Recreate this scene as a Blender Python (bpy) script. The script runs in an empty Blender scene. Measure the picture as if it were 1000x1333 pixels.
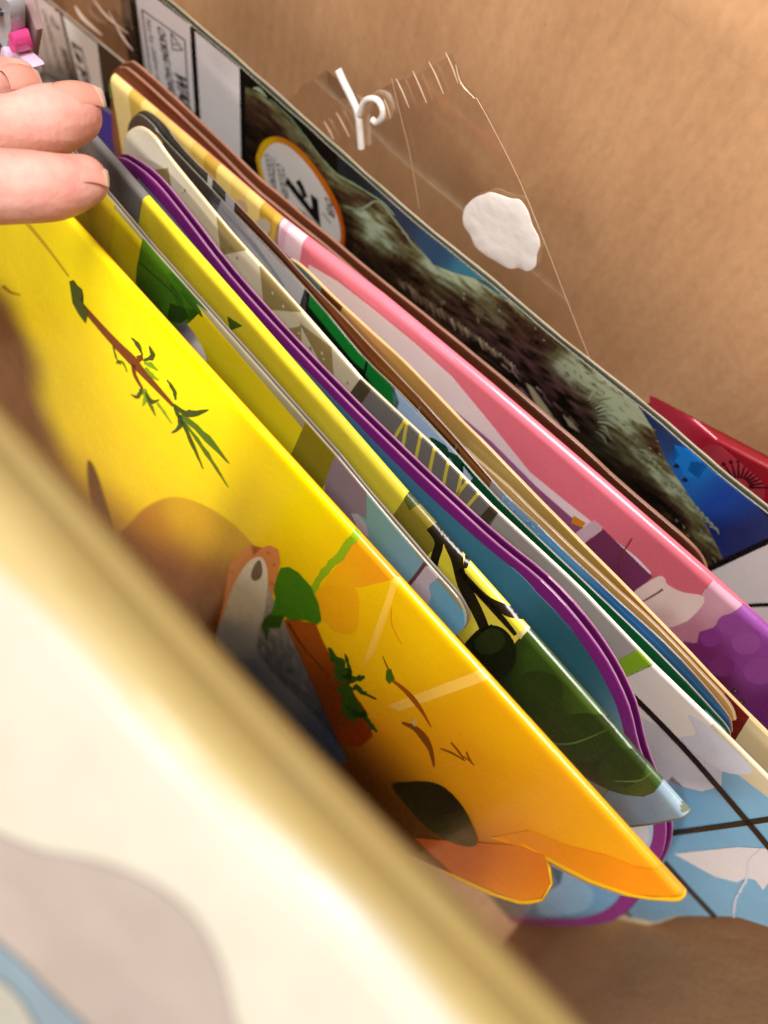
import bpy, bmesh, math, random
from mathutils import Vector, Matrix, noise
random.seed(4)
scene = bpy.context.scene
COL = scene.collection
R_ = math.radians

# ------------------------------------------------------------------ camera
F, CX, CY = 1000.0, 500.0, 666.5
H = 0.50                                     # lens height over the bottom of the box
n_ = Vector((313 - CX, 1090 - CY, F)).normalized()          # straight down, in lens axes
u_ = Vector((4000, 4150, -1000)); u_ = (u_ - n_ * u_.dot(n_)).normalized()
v_ = (-n_).cross(u_)
if v_.x < 0: v_ = -v_
def cam2w(c): return Vector((c.dot(u_), c.dot(v_), -c.dot(n_)))
CAM = Vector((0, 0, H))
cd = bpy.data.cameras.new('camera'); cam = bpy.data.objects.new('camera', cd); COL.objects.link(cam)
ax, ay, az = cam2w(Vector((1, 0, 0))), cam2w(Vector((0, -1, 0))), cam2w(Vector((0, 0, -1)))
cam.matrix_world = Matrix(((ax.x, ay.x, az.x, 0), (ax.y, ay.y, az.y, 0), (ax.z, ay.z, az.z, H), (0, 0, 0, 1)))
cd.sensor_fit = 'HORIZONTAL'; cd.sensor_width = 36; cd.lens = 36
cd.clip_start = 0.01; cd.clip_end = 20
cd.dof.use_dof = True; cd.dof.focus_distance = 0.207; cd.dof.aperture_fstop = 9.5
scene.camera = cam

# ------------------------------------------------------------------ light
w = bpy.data.worlds.new('World'); scene.world = w; w.use_nodes = True
w.node_tree.nodes['Background'].inputs[0].default_value = (1.0, 0.95, 0.90, 1)
w.node_tree.nodes['Background'].inputs[1].default_value = 0.22
def area(name, loc, target, size, power, col):
    l = bpy.data.lights.new(name, 'AREA'); l.shape = 'DISK'; l.size = size; l.energy = power; l.color = col
    o = bpy.data.objects.new(name, l); COL.objects.link(o); o.location = loc
    o.rotation_euler = (Vector(target) - Vector(loc)).to_track_quat('-Z', 'Y').to_euler()
    return o
area('ceiling_lamp', (0.02, -0.24, 1.38), (-0.02, 0.08, 0.30), 0.6, 20, (1.0, 0.975, 0.95))
area('front_fill', (-0.16, -1.15, 0.92), (-0.02, 0.15, 0.32), 0.45, 12, (1.0, 0.975, 0.95))  # unseen fill added in front, grades the light up the cardboard wall
scene.view_settings.view_transform = 'Standard'; scene.view_settings.look = 'None'
scene.view_settings.exposure = 0.0; scene.view_settings.gamma = 1.0
scene.view_settings.use_curve_mapping = False

# ------------------------------------------------------------------ helpers
def lin(c):
    return tuple(((x / 255) / 12.92 if x / 255 <= 0.04045 else ((x / 255 + 0.055) / 1.055) ** 2.4) for x in c)
def wray(px, py): return cam2w(Vector((px - CX, py - CY, F)))
def at_depth(px, py, D):
    r = wray(px, py); return CAM + r * (D / -r.z)
def w2px(p):
    d = Vector(p) - CAM
    c = Vector((d.dot(ax), -d.dot(ay), -d.dot(az)))
    return (CX + F * c.x / c.z, CY + F * c.y / c.z)

MATS = {}
def nt(name):
    m = bpy.data.materials.new(name); m.use_nodes = True
    return m, m.node_tree, m.node_tree.nodes, m.node_tree.links, m.node_tree.nodes['Principled BSDF']
def ink(name, rough=0.25, coat=0.3, grain=0.05, attr=True, col=(200, 200, 200), bump=0.02, bscale=900):
    """printed or plain surface; colour from the print attribute or one base colour, with mottling, scuffs and fine relief"""
    if name in MATS: return MATS[name]
    m, t, N, L, p = nt(name)
    tc = N.new('ShaderNodeTexCoord')
    if attr:
        a = N.new('ShaderNodeVertexColor'); a.layer_name = 'print'; src = a.outputs[0]
    else:
        a = N.new('ShaderNodeRGB'); a.outputs[0].default_value = (*lin(col), 1); src = a.outputs[0]
    nz = N.new('ShaderNodeTexNoise'); nz.inputs['Scale'].default_value = 60; nz.inputs['Detail'].default_value = 6
    L.new(tc.outputs['Object'], nz.inputs['Vector'])
    mr = N.new('ShaderNodeMapRange'); mr.inputs[1].default_value = 0.3; mr.inputs[2].default_value = 0.7
    mr.inputs[3].default_value = 1 - grain; mr.inputs[4].default_value = 1 + grain * 0.4
    L.new(nz.outputs[0], mr.inputs[0])
    mx = N.new('ShaderNodeMix'); mx.data_type = 'RGBA'; mx.blend_type = 'MULTIPLY'; mx.inputs[0].default_value = 1
    L.new(src, mx.inputs[6]); L.new(mr.outputs[0], mx.inputs[7]); L.new(mx.outputs[2], p.inputs['Base Color'])
    n2 = N.new('ShaderNodeTexNoise'); n2.inputs['Scale'].default_value = 140; n2.inputs['Detail'].default_value = 8
    L.new(tc.outputs['Object'], n2.inputs['Vector'])
    m2 = N.new('ShaderNodeMapRange'); m2.inputs[1].default_value = 0.35; m2.inputs[2].default_value = 0.75
    m2.inputs[3].default_value = rough * 0.8; m2.inputs[4].default_value = min(1, rough * 1.5)
    L.new(n2.outputs[0], m2.inputs[0]); L.new(m2.outputs[0], p.inputs['Roughness'])
    p.inputs['Coat Weight'].default_value = coat; p.inputs['Coat Roughness'].default_value = 0.12
    n3 = N.new('ShaderNodeTexNoise'); n3.inputs['Scale'].default_value = bscale; n3.inputs['Detail'].default_value = 3
    L.new(tc.outputs['Object'], n3.inputs['Vector'])
    b = N.new('ShaderNodeBump'); b.inputs['Strength'].default_value = bump * 4; b.inputs['Distance'].default_value = 0.0004
    L.new(n3.outputs[0], b.inputs['Height']); L.new(b.outputs[0], p.inputs['Normal'])
    MATS[name] = m; return m
PRINT = ink('printed_gloss')
PRINT_MATT = ink('printed_matt', rough=0.45, coat=0.05)
def solid(name, col, rough=0.3, coat=0.2, grain=0.1, bump=0.02, bscale=900):
    return ink(name, rough, coat, grain, False, col, bump, bscale)
EDGE = solid('board_edge', (160, 142, 124), 0.8, 0, 0.35, 0.1, 1500)
EDGE_GREY = solid('grey_board_edge', (104, 92, 82), 0.8, 0, 0.35, 0.1, 1500)

def link(name, me, mat=None, parent=None):
    o = bpy.data.objects.new(name, me); COL.objects.link(o)
    if mat is not None:
        for m in (mat if isinstance(mat, (list, tuple)) else [mat]): me.materials.append(m)
    if parent is not None: o.parent = parent
    return o
def empty(name, label, cat, loc=(0, 0, 0), group=None):
    o = bpy.data.objects.new(name, None); COL.objects.link(o); o.location = loc
    o.empty_display_size = 0.02; o['label'] = label; o['category'] = cat
    if group: o['group'] = group
    return o
def from_bm(name, bm, mat, parent, smooth=False):
    me = bpy.data.meshes.new(name)
    bmesh.ops.recalc_face_normals(bm, faces=bm.faces)
    if parent is not None:
        bmesh.ops.translate(bm, verts=bm.verts, vec=-Vector(parent.location))
    bm.to_mesh(me); bm.free()
    if smooth:
        me.polygons.foreach_set('use_smooth', [True] * len(me.polygons)); me.set_sharp_from_angle(angle=R_(50))
    return link(name, me, mat, parent)

def sm(a, b, x): x = max(0, min(1, (x - a) / (b - a))); return x * x * (3 - 2 * x)
def spline(pts, closed=False, k=5):
    out = []; n = len(pts)
    rng = n if closed else n - 1
    for i in range(rng):
        g = lambda j: pts[j % n] if closed else pts[max(0, min(n - 1, j))]
        p0, p1, p2, p3 = g(i - 1), g(i), g(i + 1), g(i + 2)
        for a in range(k):
            t = a / k
            out.append(tuple(0.5 * (2 * p1[c] + (p2[c] - p0[c]) * t + (2 * p0[c] - 5 * p1[c] + 4 * p2[c] - p3[c]) * t * t +
                                    (3 * p1[c] - p0[c] - 3 * p2[c] + p3[c]) * t ** 3) for c in range(len(p1))))
    if not closed: out.append(tuple(pts[-1]))
    return out
def idw(ctrl):
    """printed gradient: colours given at a few picture points, blended by distance"""
    C = [(x, y, lin(c)) for x, y, c in ctrl]
    def f(px, py):
        ws = 0; acc = [0, 0, 0]
        for x, y, c in C:
            wt = 1 / ((px - x) ** 2 + (py - y) ** 2 + 30) ** 1.5
            ws += wt
            for k in range(3): acc[k] += wt * c[k]
        return tuple(a / ws for a in acc)
    return f

class Sheet:
    """one upright cover: a plane through a top edge, leaning by `tilt`, that knows where picture points fall on it"""
    def __init__(s, L, R, D, tilt=0.0, rim=0.0005, D2=None):
        if L[0] == 'y':                                          # front face runs from y=L[1] at x=-0.18 to y=R[1] at x=0.08
            z = H - D; y = lambda x: L[1] + (R[1] - L[1]) * (x + 0.18) / 0.26
            s.A = Vector((-0.20, y(-0.20), z)); B = Vector((0.08, y(0.08), z))
        else:
            s.A = at_depth(*L, D); B = at_depth(*R, D2 or D)
        s.su = (B - s.A).normalized()
        h = Vector((-s.su.y, s.su.x, 0)).normalized()           # horizontal, towards the back
        if h.y < 0: h = -h
        dn = Vector((0, 0, -1)) * math.cos(R_(tilt)) - h * math.sin(R_(tilt))
        s.dn = (dn - s.su * dn.dot(s.su)).normalized()
        s.n = s.su.cross(s.dn)
        if s.n.y > 0: s.n = -s.n
        s.back = rim * 0.9 if rim > 0.001 else 0.0
        s.A = s.A + s.n * s.back           # the picture line is the far side of the rounded edge
        s.rim = rim; s.top = None; s.bm = bmesh.new(); s.lay = s.bm.loops.layers.float_color.new('print'); s.clip = None; s.base = 0.0
        s.length = (B - s.A).length
    def q(s, px, py):
        r = wray(px, py); k = (s.A - CAM).dot(s.n) / r.dot(s.n)
        p = CAM + r * k - s.A
        return (p.dot(s.su), p.dot(s.dn))
    def qo(s, pts):                                          # outline points: measured at the far side of the rounded edge
        A = s.A; s.A = A - s.n * s.back; r = s.qs(pts); s.A = A; return r
    def qs(s, pts): return [s.q(*p) if not (isinstance(p[0], str)) else (p[1], p[2]) for p in pts]
    def pos(s, a, t, off=0.0): return s.A + s.su * a + s.dn * t + s.n * off
    def settop(s, pts): s.top = sorted(s.qo(pts))
    def profile(s, pts):
        """use an outline's own upper edge (as far as it runs forward) as the top, and cut the print to it"""
        Q = s.qs(pts) if not isinstance(pts[0][0], float) or max(abs(p[0]) for p in pts) > 2 else pts
        k = min(range(max(1, len(Q) // 2)), key=lambda i: Q[i][0])
        T = [Q[k]]
        for p in Q[k + 1:]:
            if p[0] > T[-1][0] + 0.00005: T.append(p)
        s.top = T; s.clip = True
    def ttop(s, a):
        T = s.top
        if not T: return 0.0
        if a <= T[0][0]: return T[0][1]
        for i in range(len(T) - 1):
            if a <= T[i + 1][0]:
                f = (a - T[i][0]) / max(1e-9, T[i + 1][0] - T[i][0]); return T[i][1] + f * (T[i + 1][1] - T[i][1])
        return T[-1][1]
    def wrap(s, a, tr, off):
        r = s.rim; tt = s.ttop(a)
        if tr >= r: return s.pos(a, tt + tr, off)
        e = min((r - tr) / r, math.pi / 2)
        return s.pos(a, tt + r - r * math.sin(e) - off * math.sin(e), off * math.cos(e) - r * (1 - math.cos(e)))
    def topx(s, a, t): return w2px(s.pos(a, t))
    # ---- flat print
    def poly(s, pts, col, layer=1, smooth=False, grid=None, st=False, k=4):
        P = [tuple(p) for p in pts]
        if smooth: P = spline(P, True, k)
        Q = P if st else s.qs(P)
        if len(Q) < 3: return
        b = bmesh.new(); vs = [b.verts.new((a, t, 0)) for a, t in Q]
        try: b.faces.new(vs)
        except ValueError: b.free(); return
        bmesh.ops.triangulate(b, faces=b.faces[:])
        allg = lambda: b.verts[:] + b.edges[:] + b.faces[:]
        if s.top:
            lo, hi = min(a for a, t in Q), max(a for a, t in Q)
            for a, t in s.top:
                if lo < a < hi: bmesh.ops.bisect_plane(b, geom=allg(), plane_co=(a, 0, 0), plane_no=(1, 0, 0))
            for vt in b.verts: vt.co.y -= s.ttop(vt.co.x)
            if s.clip:
                m_ = 0.00012
                for co, no in (((0, m_, 0), (0, -1, 0)), ((s.top[0][0] + m_, 0, 0), (-1, 0, 0)), ((s.top[-1][0] - m_, 0, 0), (1, 0, 0))):
                    if b.faces: bmesh.ops.bisect_plane(b, geom=allg(), plane_co=co, plane_no=no, clear_outer=True)
            if not b.faces: b.free(); return
            Q = [(vt.co.x, vt.co.y) for vt in b.verts]
        tmin = min(t for a, t in Q); tmax = max(t for a, t in Q); smin = min(a for a, t in Q); smax = max(a for a, t in Q)
        cuts = []
        fn = col if callable(col) else None
        if fn and grid is None: grid = 0.004
        if s.rim > 0.001:
            cuts += [((0, s.rim * (1 - e), 0), (0, 1, 0)) for e in (0, 0.4, 0.8, 1.2, 1.57)]
        elif s.clip: cuts += [((0, s.rim * k, 0), (0, 1, 0)) for k in (1.0, 0.5)]
        if grid:
            x = smin + grid
            while x < smax: cuts.append(((x, 0, 0), (1, 0, 0))); x += grid
            y = tmin + grid
            while y < tmax: cuts.append(((0, y, 0), (0, 1, 0))); y += grid
        for co, no in cuts:
            bmesh.ops.bisect_plane(b, geom=b.verts[:] + b.edges[:] + b.faces[:], plane_co=co, plane_no=no)
        off = s.base + 0.00004 + layer * 0.00006
        m = {}
        c0 = None if fn else lin(col)
        cols = {}
        for vt in b.verts:
            a, t = vt.co.x, vt.co.y
            m[vt] = s.bm.verts.new(s.wrap(a, t, off))
            cols[vt] = (fn(*s.topx(a, t + s.ttop(a))) if fn else c0)
        for f in b.faces:
            try: g = s.bm.faces.new([m[x] for x in f.verts])
            except ValueError: continue
            for lp, x in zip(g.loops, f.verts): lp[s.lay] = (*cols[x], 1)
            g.normal_update()
            if g.normal.dot(s.n - s.dn) < 0: g.normal_flip()
        b.free()
    def stroke(s, pts, w, col, layer=2, smooth=True, ragged=0.0):
        P = spline(pts, False, 5) if smooth and len(pts) > 2 else [tuple(p) for p in pts]
        n = len(P); Lf, Rt = [], []
        for i, p in enumerate(P):
            a, b = P[max(0, i - 1)], P[min(n - 1, i + 1)]
            d = Vector((b[0] - a[0], b[1] - a[1]))
            if d.length < 1e-6: continue
            d.normalize(); nn = (-d.y, d.x)
            f = i / (n - 1)
            ww = (w if not isinstance(w, (list, tuple)) else w[0] + (w[-1] - w[0]) * f if len(w) == 2 else
                  (w[0] + (w[1] - w[0]) * f * 2 if f < .5 else w[1] + (w[2] - w[1]) * (f * 2 - 1))) / 2
            r1 = ww * (1 + ragged * random.uniform(-1, 1)); r2 = ww * (1 + ragged * random.uniform(-1, 1))
            Lf.append((p[0] + nn[0] * r1, p[1] + nn[1] * r1)); Rt.append((p[0] - nn[0] * r2, p[1] - nn[1] * r2))
        for i in range(len(Lf) - 1):
            s.poly([Lf[i], Lf[i + 1], Rt[i + 1], Rt[i]], col, layer)
    def text(s, body, p0, p1, up, col, layer=3, bold=0.0):
        cu = bpy.data.curves.new('lettering', 'FONT'); cu.body = body; cu.offset = bold; cu.resolution_u = 3
        o = bpy.data.objects.new('lettering', cu); COL.objects.link(o)
        dg = bpy.context.evaluated_depsgraph_get(); ev = o.evaluated_get(dg); me = ev.to_mesh()
        xs = [v.co.x for v in me.vertices]; W = max(xs); X0 = min(xs); hh = 0.70
        q0, q1, qu = s.q(*p0), s.q(*p1), s.q(*up)
        off = 0.00004 + layer * 0.00006; V = []
        for v in me.vertices:
            fx, fy = (v.co.x - X0) / (W - X0), v.co.y / hh
            a = q0[0] + (q1[0] - q0[0]) * fx + (qu[0] - q0[0]) * fy; t = q0[1] + (q1[1] - q0[1]) * fx + (qu[1] - q0[1]) * fy
            V.append(s.bm.verts.new(s.wrap(a, t - s.ttop(a), off)))
        for f in me.polygons:
            try: g = s.bm.faces.new([V[i] for i in f.vertices])
            except ValueError: continue
            for lp in g.loops: lp[s.lay] = (*lin(col), 1)
        ev.to_mesh_clear(); bpy.data.objects.remove(o); bpy.data.curves.remove(cu)
    def print_part(s, parent, mat=None, name='cover_print', under=None):
        me = bpy.data.meshes.new(name)
        bmesh.ops.translate(s.bm, verts=s.bm.verts, vec=-Vector(parent.location))
        s.bm.to_mesh(me); s.bm.free()
        if s.rim > 0.001: me.polygons.foreach_set('use_smooth', [True] * len(me.polygons))
        o = link(name, me, mat or PRINT, None)
        cov = under or next((c for c in parent.children if c.name.split('.')[0] == 'cover'), None)
        o.parent = cov or parent
        return o
    # ---- board
    def slab(s, name, parent, outline, th, mat, edge=None, off=0.0, r=None, jitter=0.0):
        r = s.rim if r is None else r
        O = list(outline)
        if jitter:
            O2 = []
            for i in range(len(O)):
                a, b = O[i], O[(i + 1) % len(O)]
                L = math.hypot(b[0] - a[0], b[1] - a[1]); k = max(1, int(L / 0.004))
                for j in range(k):
                    x, y = a[0] + (b[0] - a[0]) * j / k, a[1] + (b[1] - a[1]) * j / k
                    d = noise.noise((x * 90, y * 90, th * 5000 + off * 3000)) * jitter
                    O2.append((x, y + d))
            O = O2
        b = bmesh.new()
        fv = [b.verts.new(s.pos(a, t, off)) for a, t in O]; bv = [b.verts.new(s.pos(a, t, off - th)) for a, t in O]
        ff = b.faces.new(fv); fb = b.faces.new(bv[::-1]); n = len(O)
        for i in range(n):
            g = b.faces.new([fv[(i + 1) % n], fv[i], bv[i], bv[(i + 1) % n]]); g.material_index = 1
        bmesh.ops.recalc_face_normals(b, faces=b.faces[:])
        ed = [e for e in b.edges if e.verts[0] in fv and e.verts[1] in fv]
        if r > 0:
            bmesh.ops.bevel(b, geom=ed, offset=min(r, th * 0.95), segments=6 if r > 0.001 else 2, profile=0.5, affect='EDGES', clamp_overlap=True, material=0)
        o = from_bm(name, b, [mat, edge or mat], parent)
        if r > 0.001:
            o.data.polygons.foreach_set('use_smooth', [len(p.vertices) == 4 for p in o.data.polygons])
        return o
def book(name, label, sheet, group='books standing in the carton'):
    mid = sheet.pos(sheet.length / 2, 0); return empty(name, label, 'book', (mid.x, mid.y, 0.004), group)
FLOOR_T = H - 0.004
def bottom(sh): return (sh.A.z - 0.005) / max(0.2, -sh.dn.z)

# ------------------------------------------------------------------ cardboard box
def kraft():
    m, t, N, L, p = nt('kraft_cardboard')
    tc = N.new('ShaderNodeTexCoord')
    mp = N.new('ShaderNodeMapping'); mp.inputs['Scale'].default_value = (1, 1, 0.35); L.new(tc.outputs['Object'], mp.inputs[0])
    a = N.new('ShaderNodeTexNoise'); a.inputs['Scale'].default_value = 28; a.inputs['Detail'].default_value = 9; a.inputs['Roughness'].default_value = 0.65
    L.new(mp.outputs[0], a.inputs['Vector'])
    r = N.new('ShaderNodeValToRGB'); e = r.color_ramp.elements
    e[0].position = 0.25; e[0].color = (*lin((176, 132, 92)), 1); e[1].position = 0.75; e[1].color = (*lin((203, 159, 116)), 1)
    L.new(a.outputs[0], r.inputs[0])
    # fibres and specks
    mp2 = N.new('ShaderNodeMapping'); mp2.inputs['Scale'].default_value = (420, 420, 300); mp2.inputs['Rotation'].default_value = (0.2, 0.5, 0)
    L.new(tc.outputs['Object'], mp2.inputs[0])
    f = N.new('ShaderNodeTexNoise'); f.inputs['Scale'].default_value = 1; f.inputs['Detail'].default_value = 4; L.new(mp2.outputs[0], f.inputs['Vector'])
    fr = N.new('ShaderNodeMapRange'); fr.inputs[1].default_value = 0.3; fr.inputs[2].default_value = 0.7; fr.inputs[3].default_value = 0.92; fr.inputs[4].default_value = 1.04
    L.new(f.outputs[0], fr.inputs[0])
    mx = N.new('ShaderNodeMix'); mx.data_type = 'RGBA'; mx.blend_type = 'MULTIPLY'; mx.inputs[0].default_value = 1
    L.new(r.outputs[0], mx.inputs[6]); L.new(fr.outputs[0], mx.inputs[7])
    vo = N.new('ShaderNodeTexVoronoi'); vo.inputs['Scale'].default_value = 130; L.new(tc.outputs['Object'], vo.inputs['Vector'])
    vr = N.new('ShaderNodeMapRange'); vr.inputs[1].default_value = 0.04; vr.inputs[2].default_value = 0.12; vr.inputs[3].default_value = 0.82; vr.inputs[4].default_value = 1
    L.new(vo.outputs['Distance'], vr.inputs[0])
    m3 = N.new('ShaderNodeMix'); m3.data_type = 'RGBA'; m3.blend_type = 'MULTIPLY'; m3.inputs[0].default_value = 0.6
    L.new(mx.outputs[2], m3.inputs[6]); L.new(vr.outputs[0], m3.inputs[7]); L.new(m3.outputs[2], p.inputs['Base Color'])
    p.inputs['Roughness'].default_value = 0.78; p.inputs['Specular IOR Level'].default_value = 0.25
    # flutes showing through the liner: upright waves, broken up by noise
    wv = N.new('ShaderNodeTexWave'); wv.wave_type = 'BANDS'; wv.bands_direction = 'X'; wv.inputs['Scale'].default_value = 45
    wv.inputs['Distortion'].default_value = 2.5; wv.inputs['Detail'].default_value = 3; wv.inputs['Detail Scale'].default_value = 1.5
    mp3 = N.new('ShaderNodeMapping'); mp3.inputs['Scale'].default_value = (1, 1, 0.25); mp3.inputs['Rotation'].default_value = (0, R_(-14), R_(45) * 0)
    L.new(tc.outputs['Object'], mp3.inputs[0]); L.new(mp3.outputs[0], wv.inputs['Vector'])
    ad = N.new('ShaderNodeMath'); ad.operation = 'MULTIPLY_ADD'; ad.inputs[1].default_value = 0.5
    L.new(wv.outputs[0], ad.inputs[0]); L.new(a.outputs[0], ad.inputs[2])
    # slightly darker lines in the troughs of the flutes
    wr = N.new('ShaderNodeMapRange'); wr.inputs[1].default_value = 0.0; wr.inputs[2].default_value = 0.35; wr.inputs[3].default_value = 0.90; wr.inputs[4].default_value = 1.0
    L.new(wv.outputs[0], wr.inputs[0])
    m4 = N.new('ShaderNodeMix'); m4.data_type = 'RGBA'; m4.blend_type = 'MULTIPLY'; m4.inputs[0].default_value = 0.35
    L.new(m3.outputs[2], m4.inputs[6]); L.new(wr.outputs[0], m4.inputs[7]); L.new(m4.outputs[2], p.inputs['Base Color'])
    b = N.new('ShaderNodeBump'); b.inputs['Strength'].default_value = 0.42; b.inputs['Distance'].default_value = 0.001
    L.new(ad.outputs[0], b.inputs['Height'])
    b2 = N.new('ShaderNodeBump'); b2.inputs['Strength'].default_value = 0.25; b2.inputs['Distance'].default_value = 0.0003
    L.new(f.outputs[0], b2.inputs['Height']); L.new(b.outputs[0], b2.inputs['Normal']); L.new(b2.outputs[0], p.inputs['Normal'])
    return m
KRAFT = kraft()
BX0, BX1, BY0, BY1, BZ = -0.40, 0.150, -0.24, 0.207, 0.392
box = empty('cardboard_box', 'open brown corrugated cardboard box holding the row of books', 'cardboard box', ((BX0 + BX1) / 2, (BY0 + BY1) / 2, 0))
def panel(name, fn, nx, ny, th, nrm, parent):
    """a slightly wavy sheet fn(i,j)->point with a thickness"""
    b = bmesh.new(); nrm = Vector(nrm)
    g = [[None] * (ny + 1) for _ in range(nx + 1)]; h = [[None] * (ny + 1) for _ in range(nx + 1)]
    for i in range(nx + 1):
        for j in range(ny + 1):
            p = Vector(fn(i / nx, j / ny)); d = noise.noise(p * 9) * 0.0016 + noise.noise(p * 31) * 0.0005
            g[i][j] = b.verts.new(p + nrm * d); h[i][j] = b.verts.new(p + nrm * d - nrm * th)
    for i in range(nx):
        for j in range(ny):
            b.faces.new([g[i][j], g[i + 1][j], g[i + 1][j + 1], g[i][j + 1]]); b.faces.new([h[i][j], h[i][j + 1], h[i + 1][j + 1], h[i + 1][j]])
    for i in range(nx):
        b.faces.new([g[i][0], h[i][0], h[i + 1][0], g[i + 1][0]]); b.faces.new([g[i][ny], g[i + 1][ny], h[i + 1][ny], h[i][ny]])
    for j in range(ny):
        b.faces.new([g[0][j], g[0][j + 1], h[0][j + 1], h[0][j]]); b.faces.new([g[nx][j], h[nx][j], h[nx][j + 1], g[nx][j + 1]])
    return from_bm(name, b, KRAFT, parent, True)
def crease_z(x): return 0.3815 + 0.035 * (x + 0.07)
panel('side_panel', lambda i, j: (BX0 + (BX1 - BX0) * i, BY1, j * crease_z(BX0 + (BX1 - BX0) * i)), 60, 34, 0.004, (0, -1, 0), box)
panel('side_panel', lambda i, j: (BX1, BY0 - .006 + (BY1 - BY0 + .009) * i, BZ * j), 40, 30, 0.004, (-1, 0, 0), box)
panel('side_panel', lambda i, j: (BX0, BY0 - .006 + (BY1 - BY0 + .009) * i, BZ * j), 30, 20, 0.004, (1, 0, 0), box)
panel('side_panel', lambda i, j: (BX0 + (BX1 - BX0) * i, BY0, (BZ - 0.06) * j), 30, 20, 0.004, (0, 1, 0), box)
panel('bottom_panel', lambda i, j: (BX0 - .01 + (BX1 - BX0 + .02) * i, BY0 - .01 + (BY1 - BY0 + .02) * j, 0.002), 20, 20, 0.004, (0, 0, 1), box)
def flapfn(i, j):
    x = BX0 + (BX1 - BX0) * i; d = 0.16 * j * j; yy = zz = 0.0; n = 12
    for k in range(n):                                     # the fold is a bend, not a hinge
        a = R_(13) * sm(0, 0.012, d * (k + .5) / n); yy += d / n * math.sin(a); zz += d / n * math.cos(a)
    return (x, BY1 + yy, crease_z(x) - 0.0005 + zz)
panel('flap', flapfn, 50, 26, 0.004, (0, -0.78, 0.6), box)

# ------------------------------------------------------------------ yellow forest book
Y = Sheet((95, 285), (890, 1163), 0.18, tilt=12, rim=0.0016)
Y.settop([(-70, 102), (892, 1160)])
yb = book('picture_book', 'large glossy yellow and orange book printed with a brown twig and ferns', Y)
bt = bottom(Y); q = Y.qs
tip = [(892, 1160), (893, 1166), (889, 1171), (880, 1172), (850, 1170), (824, 1166), (772, 1148), (740, 1132), (712, 1116), (716, 1132), (719, 1152), (708, 1172), (694, 1176), (680, 1176),
       (648, 1166), (616, 1152), (590, 1140), (550, 1112)]
yo = Y.qo([(-70, 102)]) + Y.qo(tip)
s_end, t_end = yo[-1]
yo += [(s_end - 0.01, bt), (yo[0][0], bt)]
Y.slab('cover', yb, yo, 0.0020, solid('yellow_board', (255, 196, 24), 0.25, 0.4), off=0)
ybase0 = idw([(0, 300, (246, 222, 24)), (120, 330, (252, 232, 10)), (60, 480, (250, 224, 6)), (250, 470, (255, 234, 0)), (200, 600, (255, 224, 0)), (400, 640, (255, 232, 0)), (330, 640, (255, 226, 0)),
             (420, 740, (255, 216, 8)), (560, 820, (255, 206, 10)), (480, 830, (255, 204, 12)), (650, 940, (255, 188, 14)), (600, 1000, (252, 176, 22)), (760, 1060, (255, 178, 22)), (870, 1150, (255, 168, 26)),
             (300, 850, (250, 180, 20)), (450, 1000, (240, 150, 20)), (640, 1130, (240, 142, 22)), (150, 700, (250, 200, 15))])
def prof(pts, x):
    if x <= pts[0][0]: return pts[0][1]
    for i in range(len(pts) - 1):
        if x <= pts[i + 1][0]:
            f = (x - pts[i][0]) / (pts[i + 1][0] - pts[i][0]); return pts[i][1] + f * (pts[i + 1][1] - pts[i][1])
    return pts[-1][1]
def mixc(a, b, f): return tuple(a[k] + (b[k] - a[k]) * f for k in range(3))
def painted_shade(fn):
    """shade of the hand and white book, painted into the cover as brown print"""
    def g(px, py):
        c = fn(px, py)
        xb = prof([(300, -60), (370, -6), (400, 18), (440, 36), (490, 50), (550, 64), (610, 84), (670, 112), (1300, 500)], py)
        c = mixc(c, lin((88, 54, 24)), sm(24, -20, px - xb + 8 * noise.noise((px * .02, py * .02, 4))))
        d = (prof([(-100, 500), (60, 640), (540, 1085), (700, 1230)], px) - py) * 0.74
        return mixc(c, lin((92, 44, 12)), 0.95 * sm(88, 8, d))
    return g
ybase = painted_shade(ybase0)  # cover colour with brown shade painted in at left and below
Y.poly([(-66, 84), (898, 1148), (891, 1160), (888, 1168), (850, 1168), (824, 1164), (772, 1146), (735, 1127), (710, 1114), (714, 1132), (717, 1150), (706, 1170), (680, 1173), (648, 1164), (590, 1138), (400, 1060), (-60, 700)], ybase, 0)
# hill with shade painted into its lower side, orange slope and pale beams
Y.poly([(120, 760), (170, 680), (205, 652), (240, 648), (285, 668), (322, 700), (350, 745), (330, 820), (250, 860)], painted_shade(idw([(300, 690, (218, 176, 14)), (240, 660, (216, 170, 14)), (190, 680, (190, 130, 14)), (300, 780, (150, 84, 14)), (250, 790, (110, 56, 12)), (170, 720, (120, 64, 12)), (220, 760, (106, 52, 12))])), 1, True)
Y.poly([(466, 698), (520, 752), (470, 764), (414, 768), (440, 735)], idw([(466, 700, (252, 176, 20)), (500, 755, (250, 168, 24)), (430, 765, (255, 190, 16))]), 1)
Y.poly([(412, 768), (462, 764), (468, 800), (462, 822), (444, 824), (424, 810)], (250, 184, 14), 2, True)
Y.poly([(512, 752), (520, 756), (488, 850), (470, 872)], (255, 208, 70), 2)
Y.poly([(505, 918), (640, 866), (648, 880), (520, 926)], (255, 206, 84), 2)
Y.poly([(640, 1090), (690, 1080), (740, 1100), (790, 1112), (830, 1128), (862, 1132), (888, 1162), (870, 1166), (824, 1163), (772, 1145), (735, 1126), (710, 1112), (640, 1090)], idw([(700, 1100, (246, 150, 20)), (860, 1150, (250, 150, 18)), (640, 1080, (246, 150, 20))]), 3)
Y.poly([(540, 1090), (600, 1095), (680, 1100), (710, 1114), (714, 1132), (716, 1150), (704, 1168), (680, 1172), (648, 1162), (590, 1136)], idw([(690, 1130, (236, 130, 22)), (600, 1110, (205, 96, 20)), (680, 1168, (240, 140, 24))]), 4)
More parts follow.
